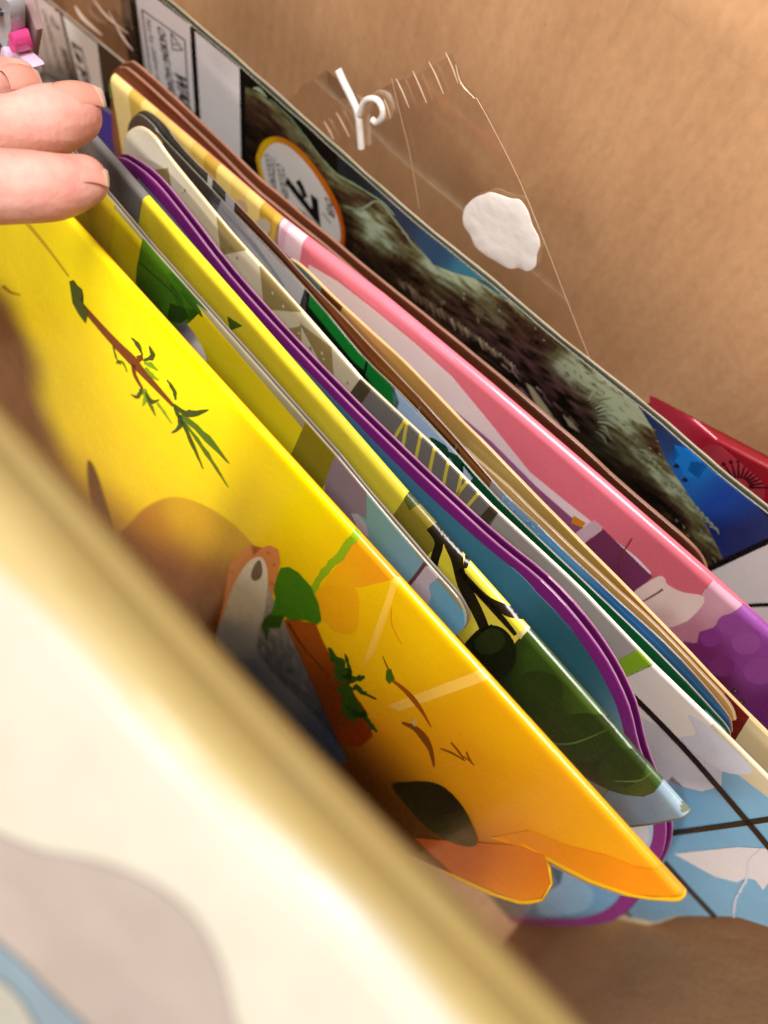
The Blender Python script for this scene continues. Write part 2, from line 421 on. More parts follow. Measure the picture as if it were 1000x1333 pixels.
# twig with leaves
BR, GD, GM, GL = (112, 52, 14), (44, 78, 20), (70, 112, 22), (120, 160, 24)
Y.poly([(91, 366), (96, 364), (101, 371), (107, 376), (109, 384), (105, 389), (109, 394), (115, 408), (112, 421), (103, 409), (95, 394)], GD, 3)
Y.stroke([(104, 394), (130, 424), (152, 448), (172, 468), (184, 482), (205, 505), (226, 528)], (6, 12, 4), BR, 2)
Y.stroke([(174, 474), (176, 488), (186, 506)], (6, 3), BR, 2)
Y.poly([(178, 463), (186, 461), (187, 468), (181, 472)], BR, 3)
for pts, wd, c in [([(148, 450), (152, 466), (158, 474)], (2, 2), GD), ([(152, 472), (160, 471), (166, 484)], (4, 1), GM),
                   ([(171, 439), (180, 448), (186, 462)], (1, 5, 1), GD), ([(195, 450), (199, 464), (187, 469)], (1, 7, 2), GD),
                   ([(188, 472), (196, 474), (206, 482)], (3, 6, 1), GL), ([(190, 478), (198, 488), (208, 495)], (3, 5, 1), GL),
                   ([(186, 506), (180, 516), (171, 513)], (6, 5, 1), GD), ([(188, 506), (190, 518), (186, 528)], (6, 6, 1), GL),
                   ([(190, 510), (198, 522), (208, 520)], (3, 6, 1), GD), ([(192, 516), (197, 528), (203, 541)], (4, 4, 1), GM),
                   ([(205, 524), (214, 536), (224, 551)], (3, 3, 1), GL), ([(218, 494), (227, 508), (229, 520)], (1, 5, 2), GD),
                   ([(226, 526), (246, 539), (272, 533)], (3, 10, 1), GD), ([(228, 530), (236, 552), (224, 563)], (3, 7, 2), GD),
                   ([(234, 540), (252, 580), (265, 610)], (5, 4, 1), GD), ([(238, 540), (270, 570), (299, 603)], (5, 8, 1), GM),
                   ([(240, 548), (270, 590), (298, 634)], (3, 5, 1), GM)]:
    Y.stroke(pts, wd, c, 3, ragged=0.3)
Y.stroke([(30, 284), (60, 320), (90, 360)], (5, 2), (196, 166, 30), 2)
Y.stroke([(4, 372), (14, 380), (28, 384)], (4, 1), (120, 84, 10), 3)
Y.poly([(114, 602), (122, 606), (134, 640), (146, 690), (130, 690), (118, 650)], (84, 48, 12), 3, True)
# creature foot, leaf, stump, moss
Y.poly([(284, 820), (294, 772), (300, 735), (316, 716), (328, 709), (331, 722), (342, 712), (352, 709), (363, 714), (366, 730), (357, 770), (350, 810), (336, 835)], (222, 142, 76), 4)
for c in [(303, 745), (350, 720), (358, 735), (330, 715), (296, 790), (355, 760)]: Y.poly([(c[0] - 3, c[1]), (c[0] + 1, c[1] - 4), (c[0] + 3, c[1] + 2)], (196, 112, 52), 5)
Y.poly([(282, 836), (292, 800), (304, 764), (320, 736), (336, 724), (346, 730), (350, 752), (346, 792), (336, 828), (338, 850), (366, 886), (410, 930), (452, 985), (430, 990), (370, 930), (310, 870)],
       idw([(335, 735, (236, 228, 200)), (310, 780, (214, 204, 170)), (300, 830, (150, 152, 150)), (330, 880, (96, 106, 120)), (430, 975, (66, 82, 104))]), 6, True)
Y.poly([(328, 748), (333, 734), (340, 728), (343, 742), (340, 752), (332, 755)], (120, 106, 84), 7, True)
Y.poly([(376, 804), (412, 812), (422, 836), (440, 872), (478, 926), (486, 958), (470, 972), (448, 970), (420, 958), (372, 904), (338, 846), (346, 822)], idw([(400, 815, (168, 82, 16)), (360, 850, (124, 62, 16)), (440, 930, (120, 48, 12)), (470, 960, (142, 50, 10)), (400, 930, (96, 44, 14))]), 3)
Y.stroke([(376, 810), (396, 842), (430, 880)], (3, 1), (96, 44, 12), 5)
Y.poly([(367, 738), (378, 737), (390, 744), (406, 762), (416, 784), (420, 806), (414, 812), (398, 806), (380, 806), (370, 800), (366, 812), (352, 812), (350, 832), (344, 806), (356, 794), (360, 778), (358, 766), (362, 750)], (62, 128, 18), 8)
Y.poly([(350, 800), (372, 800), (366, 816), (352, 816), (349, 834), (342, 812)], (40, 84, 16), 9)
for pts, wd in [([(428, 842), (444, 866), (458, 884)], (2, 14, 10)), ([(450, 850), (456, 872), (452, 884)], (1, 8, 4)), ([(436, 880), (456, 884), (476, 880)], (8, 12, 4)),
                ([(462, 892), (476, 902), (491, 909)], (8, 5, 2)), ([(448, 890), (460, 915), (478, 935)], (16, 20, 6)), ([(474, 930), (484, 944), (492, 952)], (5, 6, 2)), ([(446, 920), (464, 930), (478, 928)], (8, 14, 4))]:
    Y.stroke(pts, wd, (44, 82, 16), 5, ragged=0.5)
Y.stroke([(466, 692), (446, 716), (424, 744), (405, 772)], (14, 8), (150, 190, 24), 3, ragged=0.6)
Y.stroke([(511, 790), (511, 812), (524, 838)], (1, 2, 1), (236, 160, 16), 3)
Y.stroke([(499, 853), (505, 868), (514, 884)], (1, 3), (140, 84, 20), 3)
Y.poly([(504, 872), (510, 870), (514, 882), (508, 890), (503, 884)], GM, 4)
Y.stroke([(510, 884), (530, 900), (548, 922), (562, 946)], (3, 7, 1), (166, 88, 16), 3)
Y.stroke([(524, 940), (544, 950), (560, 972), (566, 998)], (3, 10, 2), (140, 80, 22), 3)
Y.poly([(536, 940), (539, 934), (543, 938), (541, 946)], (226, 190, 120), 4)
for p in ([(574, 974), (590, 980), (606, 990)], [(588, 966), (598, 978), (606, 990)], [(608, 978), (612, 988), (618, 996)], [(604, 984), (612, 990)]): Y.stroke(p, (2, 3, 1), (150, 88, 20), 3)
Y.poly([(511, 1022), (530, 1017), (560, 1017), (582, 1026), (604, 1050), (618, 1078), (622, 1098), (606, 1101), (580, 1092), (554, 1074), (530, 1048)], idw([(540, 1025, (34, 34, 14)), (600, 1080, (56, 58, 22)), (590, 1050, (24, 22, 10))]), 5, True)
Y.print_part(yb)

# ------------------------------------------------------------------ thin yellow-to-blue board book with the round corner
C = Sheet(('y', .0837), ('y', .0735), .181, tilt=8, rim=0.0004)
cb = book('board_book', 'thin board book, yellow turning pale blue at its rounded corner, behind the yellow twig book', C)
ctop = [(40, 132), (92, 196), (130, 243), (200, 326), (300, 438), (355, 500), (440, 596), (510, 680), (560, 738), (590, 772), (601, 788), (606, 802), (605, 815), (598, 823), (588, 822)]
ctop = ctop[:6] + spline(ctop[6:], False, 3); co = C.qs(ctop); co += [(co[-1][0] - 0.004, co[-1][1] + 0.02), (co[-1][0] - 0.012, 0.15), (co[-1][0] - 0.03, bottom(C)), (co[0][0], bottom(C))]
C.slab('cover', cb, co, 0.0006, solid('olive_board', (150, 142, 112), 0.3, 0.3), EDGE, jitter=0.0002)
C.slab('page', cb, [(a, t - 0.0003) for a, t in co], 0.0005, solid('page_grey', (120, 110, 96), 0.5, 0.1), EDGE_GREY, off=-0.0010, jitter=0.0003)
C.profile(ctop)
C.poly([(20, 120), (610, 810), (560, 900), (0, 420)], idw([(110, 240, (196, 176, 24)), (200, 360, (220, 200, 20)), (300, 480, (206, 190, 22)), (390, 570, (214, 196, 24))]), 0)
C.poly([(98, 200), (150, 262), (144, 330), (90, 300)], (204, 178, 30), 1)
C.poly([(186, 309), (236, 366), (250, 386), (262, 405), (240, 400), (246, 420), (230, 436), (200, 425), (176, 400), (178, 350)], idw([(200, 330, (72, 120, 20)), (190, 390, (50, 90, 14)), (240, 400, (60, 110, 20))]), 1)
C.stroke([(180, 340), (210, 366), (232, 388)], (1, 2, 1), (36, 70, 14), 2)
for p in ([(222, 356), (250, 384), (275, 408)], [(222, 370), (234, 392), (240, 410)], [(236, 378), (252, 396), (264, 412)]): C.stroke(p, (4, 8, 1), (46, 92, 22), 2)
C.poly([(222, 394), (240, 400), (246, 412), (236, 420), (218, 416)], (30, 60, 14), 3)
C.poly([(234, 420), (246, 424), (262, 448), (270, 470), (262, 476), (246, 460), (236, 440)], idw([(245, 435, (150, 140, 150)), (258, 455, (236, 230, 226)), (240, 430, (60, 50, 80))]), 2, True)
C.poly([(400, 545), (440, 594), (425, 625), (390, 700), (330, 640), (380, 590)], (132, 118, 24), 1)
C.poly([(438, 590), (486, 642), (500, 690), (480, 740), (420, 680), (424, 625)], (136, 116, 122), 2)
C.poly([(478, 640), (620, 815), (600, 850), (480, 720), (474, 690), (460, 676), (466, 668), (478, 676)], idw([(490, 670, (122, 160, 150)), (540, 740, (120, 158, 170)), (595, 800, (104, 160, 186))]), 3)
C.poly([(458, 668), (466, 668), (478, 682), (482, 700), (468, 690)], (186, 168, 170), 5)
C.stroke([(558, 728), (542, 750), (520, 776)], 5, (96, 60, 66), 7)
C.poly([(556, 736), (572, 748), (566, 756), (560, 762), (562, 776), (556, 786), (530, 776), (540, 752)], (186, 170, 180), 6, True)
C.print_part(cb)

# ------------------------------------------------------------------ padded book: grey end, yellow, branches, dark green, blue tip
Dk = Sheet(('y', .0955), ('y', .0805), .184, tilt=4, rim=0.0020)
Dk.settop([(60, 102), (190, 250), (330, 409), (530, 638), (690, 818), (880, 1034), (896, 1052)])
db = book('picture_book', 'grey ended yellow book with black branches and a dark green tip', Dk)
dtip = [(898, 1053), (899, 1058), (894, 1063), (884, 1066), (848, 1073), (824, 1076)]
do = Dk.qo([(60, 102), (190, 250), (330, 409), (530, 638), (690, 818), (880, 1034)] + dtip); do += [(do[-1][0] - 0.012, do[-1][1] + 0.05), (do[-1][0] - 0.02, bottom(Dk)), (do[0][0], bottom(Dk))]
Dk.slab('cover', db, do, 0.0021, solid('dull_yellow_board', (116, 122, 104), 0.28, 0.35))
Dk.poly([(40, 80), (188, 248), (178, 290), (60, 260)], (120, 116, 112), 0)
Dk.poly([(188, 245), (540, 648), (500, 760), (176, 320)], idw([(220, 300, (228, 206, 44)), (360, 460, (222, 200, 44)), (480, 610, (222, 204, 60))]), 0)
Dk.poly([(296, 411), (316, 424), (300, 430)], (70, 90, 20), 1)
Dk.poly([(536, 636), (588, 694), (560, 720), (520, 760), (470, 720), (516, 665)], (132, 118, 36), 1)
Dk.poly([(528, 634), (546, 655), (534, 664), (526, 650)], (70, 78, 30), 2)
Dk.poly([(586, 690), (690, 808), (676, 836), (640, 880), (540, 760), (556, 722)], idw([(600, 730, (238, 220, 66)), (660, 800, (246, 228, 74))]), 0)
BK = (32, 26, 16)
Dk.stroke([(560, 686), (572, 705), (566, 730), (562, 760)], (10, 12, 10), BK, 2)
Dk.stroke([(572, 690), (592, 724), (604, 760), (624, 800), (636, 830)], (7, 16, 12), BK, 2)
Dk.stroke([(598, 742), (630, 776), (664, 800), (686, 812)], (8, 9, 5), BK, 2)
Dk.stroke([(612, 760), (650, 800), (672, 826)], (6, 8, 5), BK, 2)
Dk.stroke([(580, 690), (600, 714), (606, 740)], (5, 8, 3), BK, 2)
Dk.stroke([(688, 814), (676, 830)], 6, (214, 206, 130), 2)
Dk.poly([(692, 812), (868, 1012), (864, 1020), (852, 1032), (836, 1037), (812, 1034), (792, 1028), (700, 980), (600, 860), (640, 812), (670, 838)],
        idw([(700, 850, (60, 86, 26)), (760, 920, (70, 94, 30)), (840, 1000, (62, 88, 30)), (780, 990, (34, 50, 14)), (650, 850, (24, 30, 12)), (730, 930, (44, 62, 18))]), 1)
Dk.poly([(600, 850), (612, 830), (630, 815), (650, 815), (664, 826), (672, 844), (668, 870), (640, 890), (610, 880)], (26, 32, 12), 2, True)
Dk.poly([(618, 836), (636, 818), (654, 822), (658, 838), (644, 850), (626, 850)], (44, 54, 20), 3, True)
for c in [(700, 900, 34), (760, 960, 40), (810, 1000, 30)]:
    Dk.poly([(c[0] + c[2] * math.cos(a * .7) , c[1] + c[2] * math.sin(a * .7) * .8) for a in range(9)], (46, 64, 20), 2, True)
Dk.stroke([(690, 960), (740, 968), (790, 950)], (1, 3, 1), (92, 118, 52), 3)
Dk.stroke([(800, 1016), (830, 1016), (846, 1008)], (1, 3, 1), (96, 124, 56), 3)
Dk.poly([(866, 1014), (899, 1052), (897, 1060), (886, 1064), (848, 1071), (800, 1076), (780, 1050), (792, 1028), (812, 1034), (838, 1037), (852, 1031)], idw([(880, 1045, (152, 176, 190)), (840, 1060, (124, 150, 168)), (800, 1050, (108, 128, 140))]), 2)
Dk.print_part(db)

# ------------------------------------------------------------------ oval book with purple rim
Pu = Sheet(('y', .0995), ('y', .0925), .186, tilt=1, rim=0.0004)
pb = book('shaped_book', 'oval teal book with two bright purple board rims, standing behind the yellow book with branches', Pu)
ptop = [(140, 215), (150, 206), (165, 209), (200, 236), (240, 284), (300, 361), (360, 428), (440, 512), (520, 592), (590, 658), (650, 712), (704, 756), (750, 806), (790, 862), (818, 920), (832, 975), (850, 1020), (864, 1062), (866, 1090),
        (860, 1115), (846, 1140), (822, 1178), (800, 1198), (770, 1205), (735, 1206), (690, 1204), (645, 1196), (600, 1172), (560, 1132)]
po = spline(Pu.qs(ptop), False, 3); po += [(po[-1][0] - 0.03, bottom(Pu)), (po[0][0] + 0.01, bottom(Pu)), (po[0][0] - 0.002, 0.06)]
PURP = solid('purple_rim', (134, 38, 128), 0.3, 0.3)
PEDGE = solid('pinkish_board_edge', (176, 130, 150), 0.7, 0, 0.3)
Pu.slab('cover', pb, po, 0.0007, PURP, PEDGE, r=0.0003, jitter=0.0002)
po2 = [(a + 0.0005, t - 0.0008) for a, t in po]
Pu.slab('page', pb, po2, 0.0007, solid('deep_purple_rim', (104, 22, 96), 0.3, 0.3), PEDGE, off=-0.0019, r=0.0003, jitter=0.0003)
pin = spline(Pu.qs([(180, 236), (222, 284), (285, 362), (340, 426), (420, 508), (500, 592), (572, 662), (640, 722), (690, 762), (734, 812), (772, 866), (800, 922), (816, 980), (836, 1030), (846, 1066), (846, 1092), (836, 1116), (812, 1154), (792, 1180), (764, 1192), (735, 1195), (690, 1194), (648, 1187), (606, 1164), (570, 1128)]), False, 3)
Pu.poly([(a, t - 0.0017) for a, t in pin] + [(0.18, 0.20), (0.03, 0.20)], idw([(300, 400, (140, 150, 170)), (500, 600, (74, 128, 160)), (640, 730, (72, 134, 156)), (740, 850, (50, 104, 116)), (830, 1060, (176, 202, 220)), (760, 1150, (112, 174, 216)), (720, 1180, (70, 140, 176)), (640, 1170, (40, 84, 110)), (590, 1130, (34, 60, 84))]), 1, st=True)
Pu.poly([(816, 1064), (842, 1060), (846, 1090), (836, 1112), (820, 1110)], (206, 210, 212), 2)
Pu.poly([(712, 1120), (735, 1128), (730, 1150), (716, 1160)], (30, 110, 140), 2)
Pu.poly([(720, 1130), (752, 1142), (772, 1160), (760, 1186), (700, 1188)], (140, 190, 224), 2, True)
Pu.print_part(pb)

# ------------------------------------------------------------------ cream triangle / grey road / blue tile book
Fk = Sheet(('y', .1055), ('y', .1045), .186, rim=0.0008)
fb = book('picture_book', 'large book with cream triangles, grey road with yellow zigzag and black lined blue sky', Fk)
ftop = [(161, 215), (160, 190), (163, 175), (172, 167), (184, 166), (200, 178), (222, 208), (300, 303), (392, 405), (470, 494), (560, 578), (640, 660), (735, 748), (760, 772), (849, 865), (937, 950), (1000, 1013), (1110, 1129), (1300, 1326), (1600, 1642)]
fend = [(1110, 1226), (1040, 1218), (1000, 1208), (975, 1199), (958, 1195), (920, 1193), (882, 1194), (868, 1199), (858, 1203), (840, 1206), (820, 1205)]
FX = BX1 - 0.003
ftop = spline(ftop[:8], False, 4) + ftop[8:]; fo_top = Fk.qs(ftop); p_, q_ = next((a, b) for a, b in zip(fo_top, fo_top[1:]) if Fk.pos(*b).x >= FX)
f_ = (FX - Fk.pos(*p_).x) / (Fk.pos(*q_).x - Fk.pos(*p_).x)
fo_top = [p for p in fo_top if Fk.pos(*p).x < FX] + [(p_[0] + (q_[0] - p_[0]) * f_, p_[1] + (q_[1] - p_[1]) * f_)]
fo_end = [p for p in Fk.qs(fend) if Fk.pos(*p).x < FX + 0.02]
fo = fo_top + fo_end[0:] ; fo += [(fo[-1][0] - 0.015, bottom(Fk)), (fo[0][0] + 0.005, bottom(Fk))]
Fk.slab('cover', fb, fo, 0.0009, solid('cream_board', (220, 206, 170), 0.3, 0.3), EDGE)
Fk.profile(fo_top)
Fk.poly([(163, 215), (162, 190), (165, 177), (173, 169), (184, 168), (200, 180), (222, 210), (300, 305), (470, 496), (440, 540), (400, 520), (250, 340)], idw([(180, 190, (236, 228, 202)), (300, 330, (234, 220, 178)), (430, 480, (230, 216, 176))]), 0)
TA, TB = (166, 146, 88), (206, 190, 140)
for tri in [((219, 218), (232, 290), (196, 222)), ((282, 281), (325, 325), (288, 332)), ((282, 330), (294, 352), (272, 338)), ((338, 342), (392, 406), (344, 402)), ((324, 325), (338, 342), (342, 400), (294, 332), (292, 331)), ((390, 420), (432, 452), (436, 506), (392, 420)), ((392, 424), (394, 470), (364, 430))]:
    Fk.poly(list(tri), TA if tri[0][0] != 324 else (232, 220, 184), 1)
Fk.poly([(432, 452), (470, 496), (458, 512), (436, 504)], (226, 214, 178), 1)
Fk.poly([(392, 406), (432, 450), (390, 422)], (224, 210, 172), 1)
random.seed(7)
for i in range(46):
    x = random.uniform(225, 462); y = 215 + (x - 222) * 1.19 + random.uniform(4, 60)
    if x < 235 and y > 260: continue
    r = random.uniform(1.0, 2.6); c = random.choice([(150, 132, 90), (238, 228, 196), (170, 150, 104), (240, 230, 200)])
    Fk.poly([(x - r, y - r * .4), (x, y - r * 1.4), (x + r * .8, y + r * .2), (x + r * .2, y + r * 1.5)], c, 2)
Fk.text('HE', (274, 318), (281, 334), (281, 324), (60, 50, 40), 3)
Fk.stroke([(172, 206), (184, 218), (196, 236)], (1, 2, 1), (150, 130, 90), 2)
Fk.poly([(470, 492), (484, 506), (466, 532), (456, 540), (448, 522)], (86, 76, 54), 2)
Fk.poly([(483, 504), (652, 662), (630, 700), (560, 640), (466, 534)], (128, 124, 116), 1)
YS = (232, 214, 84)
for a, b in [((530, 543), (511, 575)), ((531, 545), (524, 588)), ((549, 563), (541, 602)), ((567, 579), (558, 622)), ((585, 597), (576, 640)), ((602, 616), (594, 652)), ((611, 624), (590, 650)), ((624, 641), (602, 667))]:
    Fk.stroke([a, b], 4.5, YS, 3, smooth=False)
Fk.stroke([(508, 532), (530, 546), (560, 574)], 1.2, (158, 152, 140), 2)
Fk.poly([(640, 656), (650, 666), (622, 700), (612, 688)], (78, 68, 48), 4)
Fk.poly([(650, 662), (836, 838), (832, 850), (794, 866), (770, 880), (630, 700)], idw([(680, 700, (176, 170, 158)), (780, 800, (186, 180, 170)), (800, 850, (180, 174, 166))]), 1)
Fk.poly([(702, 760), (710, 752), (722, 756), (736, 768), (752, 788), (736, 778), (720, 772), (716, 790), (706, 775)], (176, 190, 188), 2)
Fk.poly([(710, 764), (722, 764), (740, 776), (754, 790), (730, 780)], (224, 214, 206), 3)
Fk.poly([(792, 866), (834, 844), (854, 864), (844, 869), (808, 885)], (146, 188, 40), 3)
Fk.poly([(806, 884), (850, 864), (930, 940), (900, 968), (830, 930)], (240, 230, 218), 3)
Fk.poly([(780, 870), (1120, 1130), (1120, 1226), (1000, 1206), (958, 1193), (880, 1192), (856, 1200), (830, 1203), (760, 1150)], idw([(1000, 1040, (132, 184, 214)), (900, 1060, (118, 172, 204)), (960, 1160, (126, 178, 208)), (860, 1170, (112, 162, 192)), (840, 1000, (150, 170, 190))]), 0)
Fk.poly([(794, 884), (850, 866), (905, 925), (975, 996), (972, 1008), (952, 1006), (940, 1004), (940, 1022), (914, 1030), (890, 1024), (876, 1010), (868, 1018), (852, 1000), (830, 960)], idw([(840, 900, (232, 222, 212)), (900, 960, (224, 214, 208)), (950, 1000, (206, 204, 216)), (880, 1010, (216, 212, 216)), (850, 960, (210, 204, 204))]), 2)
Fk.poly([(898, 930), (930, 950), (980, 1000), (950, 1006), (912, 985), (888, 960), (908, 955)], (214, 216, 226), 4, True)
Fk.stroke([(798, 878), (888, 969), (972, 1066), (1030, 1136)], 7, (40, 30, 20), 6)
Fk.stroke([(868, 1085), (940, 1075), (1000, 1066), (1060, 1056)], 7, (46, 36, 24), 6)
Fk.stroke([(866, 1122), (900, 1160), (932, 1194)], 6, (46, 40, 30), 4)
Fk.stroke([(806, 1176), (828, 1202)], 4, (60, 70, 80), 4)
Fk.poly([(878, 1111), (904, 1108), (960, 1102), (1000, 1104), (1040, 1108), (1040, 1160), (1000, 1150), (994, 1158), (984, 1145), (972, 1142), (960, 1148), (932, 1141), (908, 1128)], (226, 220, 218), 3)
Fk.stroke([(992, 1104), (976, 1120), (974, 1140), (966, 1156), (958, 1172), (956, 1194)], (2, 3, 2), (216, 216, 220), 5, ragged=0.7)
Fk.print_part(fb)

# ------------------------------------------------------------------ board book with dark grey / green / blue pages
G1 = Sheet(('y', .1165), ('y', .1075), .188, rim=0.0003)
gb = book('board_book', 'board book with dark grey, bright green and blue pages, behind the cream triangles', G1)
def board(Sh, parent, name, top, th, off, mat, art, jit=0.0003, edge=None, pmat=None, pname='page_print'):
    Sh.base = off; Sh.A = Sh.A + Sh.n * off; Sh.base = 0.0; off = 0.0
    top = spline(top, False, 3); o = Sh.qs(top); full = o + [(o[-1][0] - 0.004, bottom(Sh)), (o[0][0] + 0.004, bottom(Sh))]
    o_ = Sh.slab(name, parent, full, th, mat, edge or EDGE, off=off, r=0.0002, jitter=jit)
    Sh.profile(top); art(Sh)
    Sh.print_part(parent, pmat, pname, o_)
g1top = [(172, 200), (166, 172), (170, 156), (181, 149), (196, 153), (214, 196), (278, 250), (400, 379), (470, 462), (520, 512), (590, 586), (650, 652), (760, 758), (808, 803), (870, 864), (928, 926), (942, 942), (949, 953), (950, 962)]
g1top[4:6] = [(198, 162), (214, 182)]
def a1(S):
    S.poly([(160, 150), (190, 140), (290, 255), (270, 310), (170, 220)], (74, 68, 62), 0)
    S.poly([(203, 174), (212, 184), (210, 206), (204, 196)], (236, 200, 30), 1)
    S.poly([(276, 244), (400, 376), (396, 420), (268, 300)], idw([(290, 270, (176, 174, 178)), (340, 330, (206, 204, 206)), (390, 385, (206, 204, 204))]), 0)
    S.stroke([(285, 268), (330, 318), (370, 372)], (2, 6, 2), (160, 158, 166), 1)
    S.poly([(398, 372), (600, 590), (590, 640), (380, 430)], (16, 26, 16), 0)
    S.poly([(404, 380), (478, 464), (474, 482), (460, 470), (402, 398)], (20, 140, 50), 1)
    S.poly([(480, 470), (512, 500), (520, 524), (514, 540), (490, 508), (476, 488)], (20, 126, 50), 1)
    S.poly([(508, 498), (660, 655), (640, 700), (505, 560), (514, 530)], (176, 202, 234), 1)
    for c, rx in [((574, 584), 14), ((600, 606), 17)]:
        S.poly([(c[0] - rx, c[1] - rx), (c[0] - 3, c[1] - rx * .75), (c[0] + rx * .7, c[1]), (c[0] + rx * .7, c[1] + rx * 1.4), (c[0], c[1] + rx * .6)], (16, 74, 44), 2, True)
    S.poly([(606, 590), (970, 945), (930, 1000), (590, 640)], idw([(640, 650, (14, 84, 48)), (800, 820, (12, 96, 54)), (900, 930, (12, 86, 50))]), 2)
    S.poly([(604, 606), (616, 622), (612, 628), (604, 618)], (196, 216, 238), 3)
    S.poly([(918, 922), (946, 950), (946, 964), (926, 944)], (150, 196, 214), 3)
    S.poly([(926, 944), (944, 962), (940, 975), (922, 955)], (10, 74, 46), 4)
board(G1, gb, 'page', g1top, 0.0005, 0, solid('dark_grey_board', (70, 64, 58), 0.3, 0.3), a1)
G2 = Sheet(('y', .1165), ('y', .1075), .188, rim=0.0003)
g2top = [(176, 190), (172, 160), (180, 146), (192, 145), (206, 155), (234, 198), (304, 261), (384, 348), (460, 428), (520, 492), (600, 578), (650, 636), (700, 684), (756, 738), (863, 836), (915, 892), (940, 922), (950, 938), (952, 954)]
g2top[4:6] = [(214, 162), (240, 196)]
def a2(S):
    S.poly([(170, 140), (200, 140), (312, 260), (300, 300), (180, 200)], (66, 72, 62), 0)
    S.poly([(271, 226), (277, 231), (276, 260), (270, 250)], (226, 224, 216), 1)
    S.poly([(294, 248), (306, 260), (304, 300), (294, 290)], (190, 190, 192), 1)
    S.poly([(304, 256), (546, 520), (650, 640), (630, 690), (300, 320)], idw([(340, 310, (86, 42, 18)), (450, 430, (110, 58, 22)), (530, 520, (128, 76, 26)), (620, 620, (130, 80, 30))]), 0)
    S.poly([(534, 520), (598, 586), (604, 606), (596, 616), (530, 548)], (44, 36, 26), 2)
    S.stroke([(548, 528), (540, 548)], 1.5, (150, 140, 120), 3)
    S.stroke([(596, 578), (588, 600)], 1.5, (150, 140, 120), 3)
    S.poly([(640, 625), (656, 640), (650, 660), (636, 644)], (150, 146, 150), 2)
    S.poly([(654, 612), (975, 925), (930, 990), (640, 680)], idw([(670, 668, (120, 160, 196)), (720, 715, (84, 156, 206)), (800, 800, (40, 116, 180)), (900, 900, (36, 96, 140))]), 1)
    random.seed(5)
    for i in range(40):
        x = random.uniform(652, 700); y = 632 + (x - 650) * 1.08 + random.uniform(4, 26)
        S.poly([(x, y), (x + 3, y + 1), (x + 2, y + 4)], random.choice([(160, 190, 214), (96, 130, 170)]), 2)
board(G2, gb, 'page', g2top, 0.0005, -0.0012, solid('brown_board', (110, 60, 24), 0.3, 0.3), a2, 0.0005)
G3 = Sheet(('y', .1165), ('y', .1075), .188, rim=0.0003)
g3top = [(596, 592), (602, 582), (620, 598), (660, 633), (700, 672), (760, 729), (800, 766), (856, 817), (910, 874), (940, 906), (953, 924), (957, 938)]
def a3(S): S.poly([(400, 360), (970, 960), (940, 1000), (400, 460)], idw([(560, 530, (196, 160, 100)), (760, 750, (214, 176, 112)), (930, 920, (200, 160, 90))]), 0)
board(G3, gb, 'page', g3top, 0.0008, -0.0024, solid('gold_board', (196, 156, 92), 0.35, 0.2), a3, 0.0003)

# ------------------------------------------------------------------ tan book
T = Sheet(('y', .1190), ('y', .1130), .190, rim=0.0005)
tb = book('picture_book', 'tan and gold book with a thin cream edge, just in front of the pink book', T)
ttop = [(372, 345), (376, 338), (384, 341), (400, 354), (430, 384), (470, 421), (500, 448), (538, 484), (600, 548), (640, 588), (700, 650), (760, 711), (856, 808), (952, 909), (1000, 957), (1060, 1018)]
def at_(S):
    S.poly([(360, 325), (424, 370), (420, 400), (360, 380)], (96, 124, 116), 0)
    S.poly([(420, 368), (448, 396), (436, 420), (414, 400)], (104, 52, 22), 1)
    S.poly([(440, 385), (760, 700), (1000, 950), (1070, 1080), (900, 1000), (440, 470)], idw([(470, 440, (200, 146, 86)), (540, 510, (196, 150, 80)), (640, 620, (186, 158, 88)), (740, 730, (180, 146, 70)), (840, 830, (180, 120, 40)), (930, 910, (170, 106, 34))]), 0)
    S.poly([(946, 898), (984, 936), (976, 962), (952, 962), (936, 930)], (112, 30, 24), 1)
    S.poly([(978, 930), (1080, 1035), (1060, 1080), (956, 966)], (222, 202, 156), 2)
board(T, tb, 'cover', ttop, 0.0009, 0, solid('tan_board', (190, 150, 84), 0.35, 0.25), at_, 0.0002, solid('cream_board_edge', (220, 188, 140), 0.6, 0.1, 0.2), None, 'cover_print')

# ------------------------------------------------------------------ pink padded book
K = Sheet(('y', .1225), ('y', .1405), .192, rim=0.0022)
kb = book('picture_book', 'padded pink book with yellow bricks at one end and purple flowers at the other', K)
ktop = [(152, 98), (260, 190), (365, 281), (500, 384), (640, 500), (780, 620), (920, 742), (1000, 814), (1075, 882)]
K.settop(ktop)
ko = K.qo(ktop); ko += [(ko[-1][0], bottom(K)), (ko[0][0] + 0.001, bottom(K))]
K.slab('cover', kb, ko, 0.0026, solid('pink_board', (238, 122, 140), 0.25, 0.4))
def brick(a, b, c, lay=1): K.poly([(a[0], a[1] - 8), (b[0], b[1] - 8), (b[0] + (313 - b[0]) * .14, b[1] + (1090 - b[1]) * .14), (a[0] + (313 - a[0]) * .14, a[1] + (1090 - a[1]) * .14)], c, lay)
bs = [(140, 88), (164, 109), (180, 122), (198, 138), (214, 151), (230, 166), (247, 180), (264, 194), (281, 208), (300, 224), (320, 242), (339, 259), (356, 273), (365, 281)]
bc = [(238, 214, 140), (206, 172, 78), (230, 200, 112), (220, 186, 96), (226, 194, 104), (232, 200, 112), (218, 184, 92), (196, 158, 62), (234, 206, 116), (226, 196, 106), (238, 208, 122), (196, 158, 56), (218, 174, 66)]
for i in range(13): brick(bs[i], bs[i + 1], bc[i])
for (x, y, r, c) in [(313, 270, 10, (222, 190, 150)), (342, 296, 11, (214, 200, 176))]:
    K.poly([(x + r * math.cos(a * .7), y + r * 1.1 * math.sin(a * .7)) for a in range(9)], c, 3, True)
K.poly([(365, 274), (397, 298), (390, 344), (356, 318)], (240, 208, 214), 1)
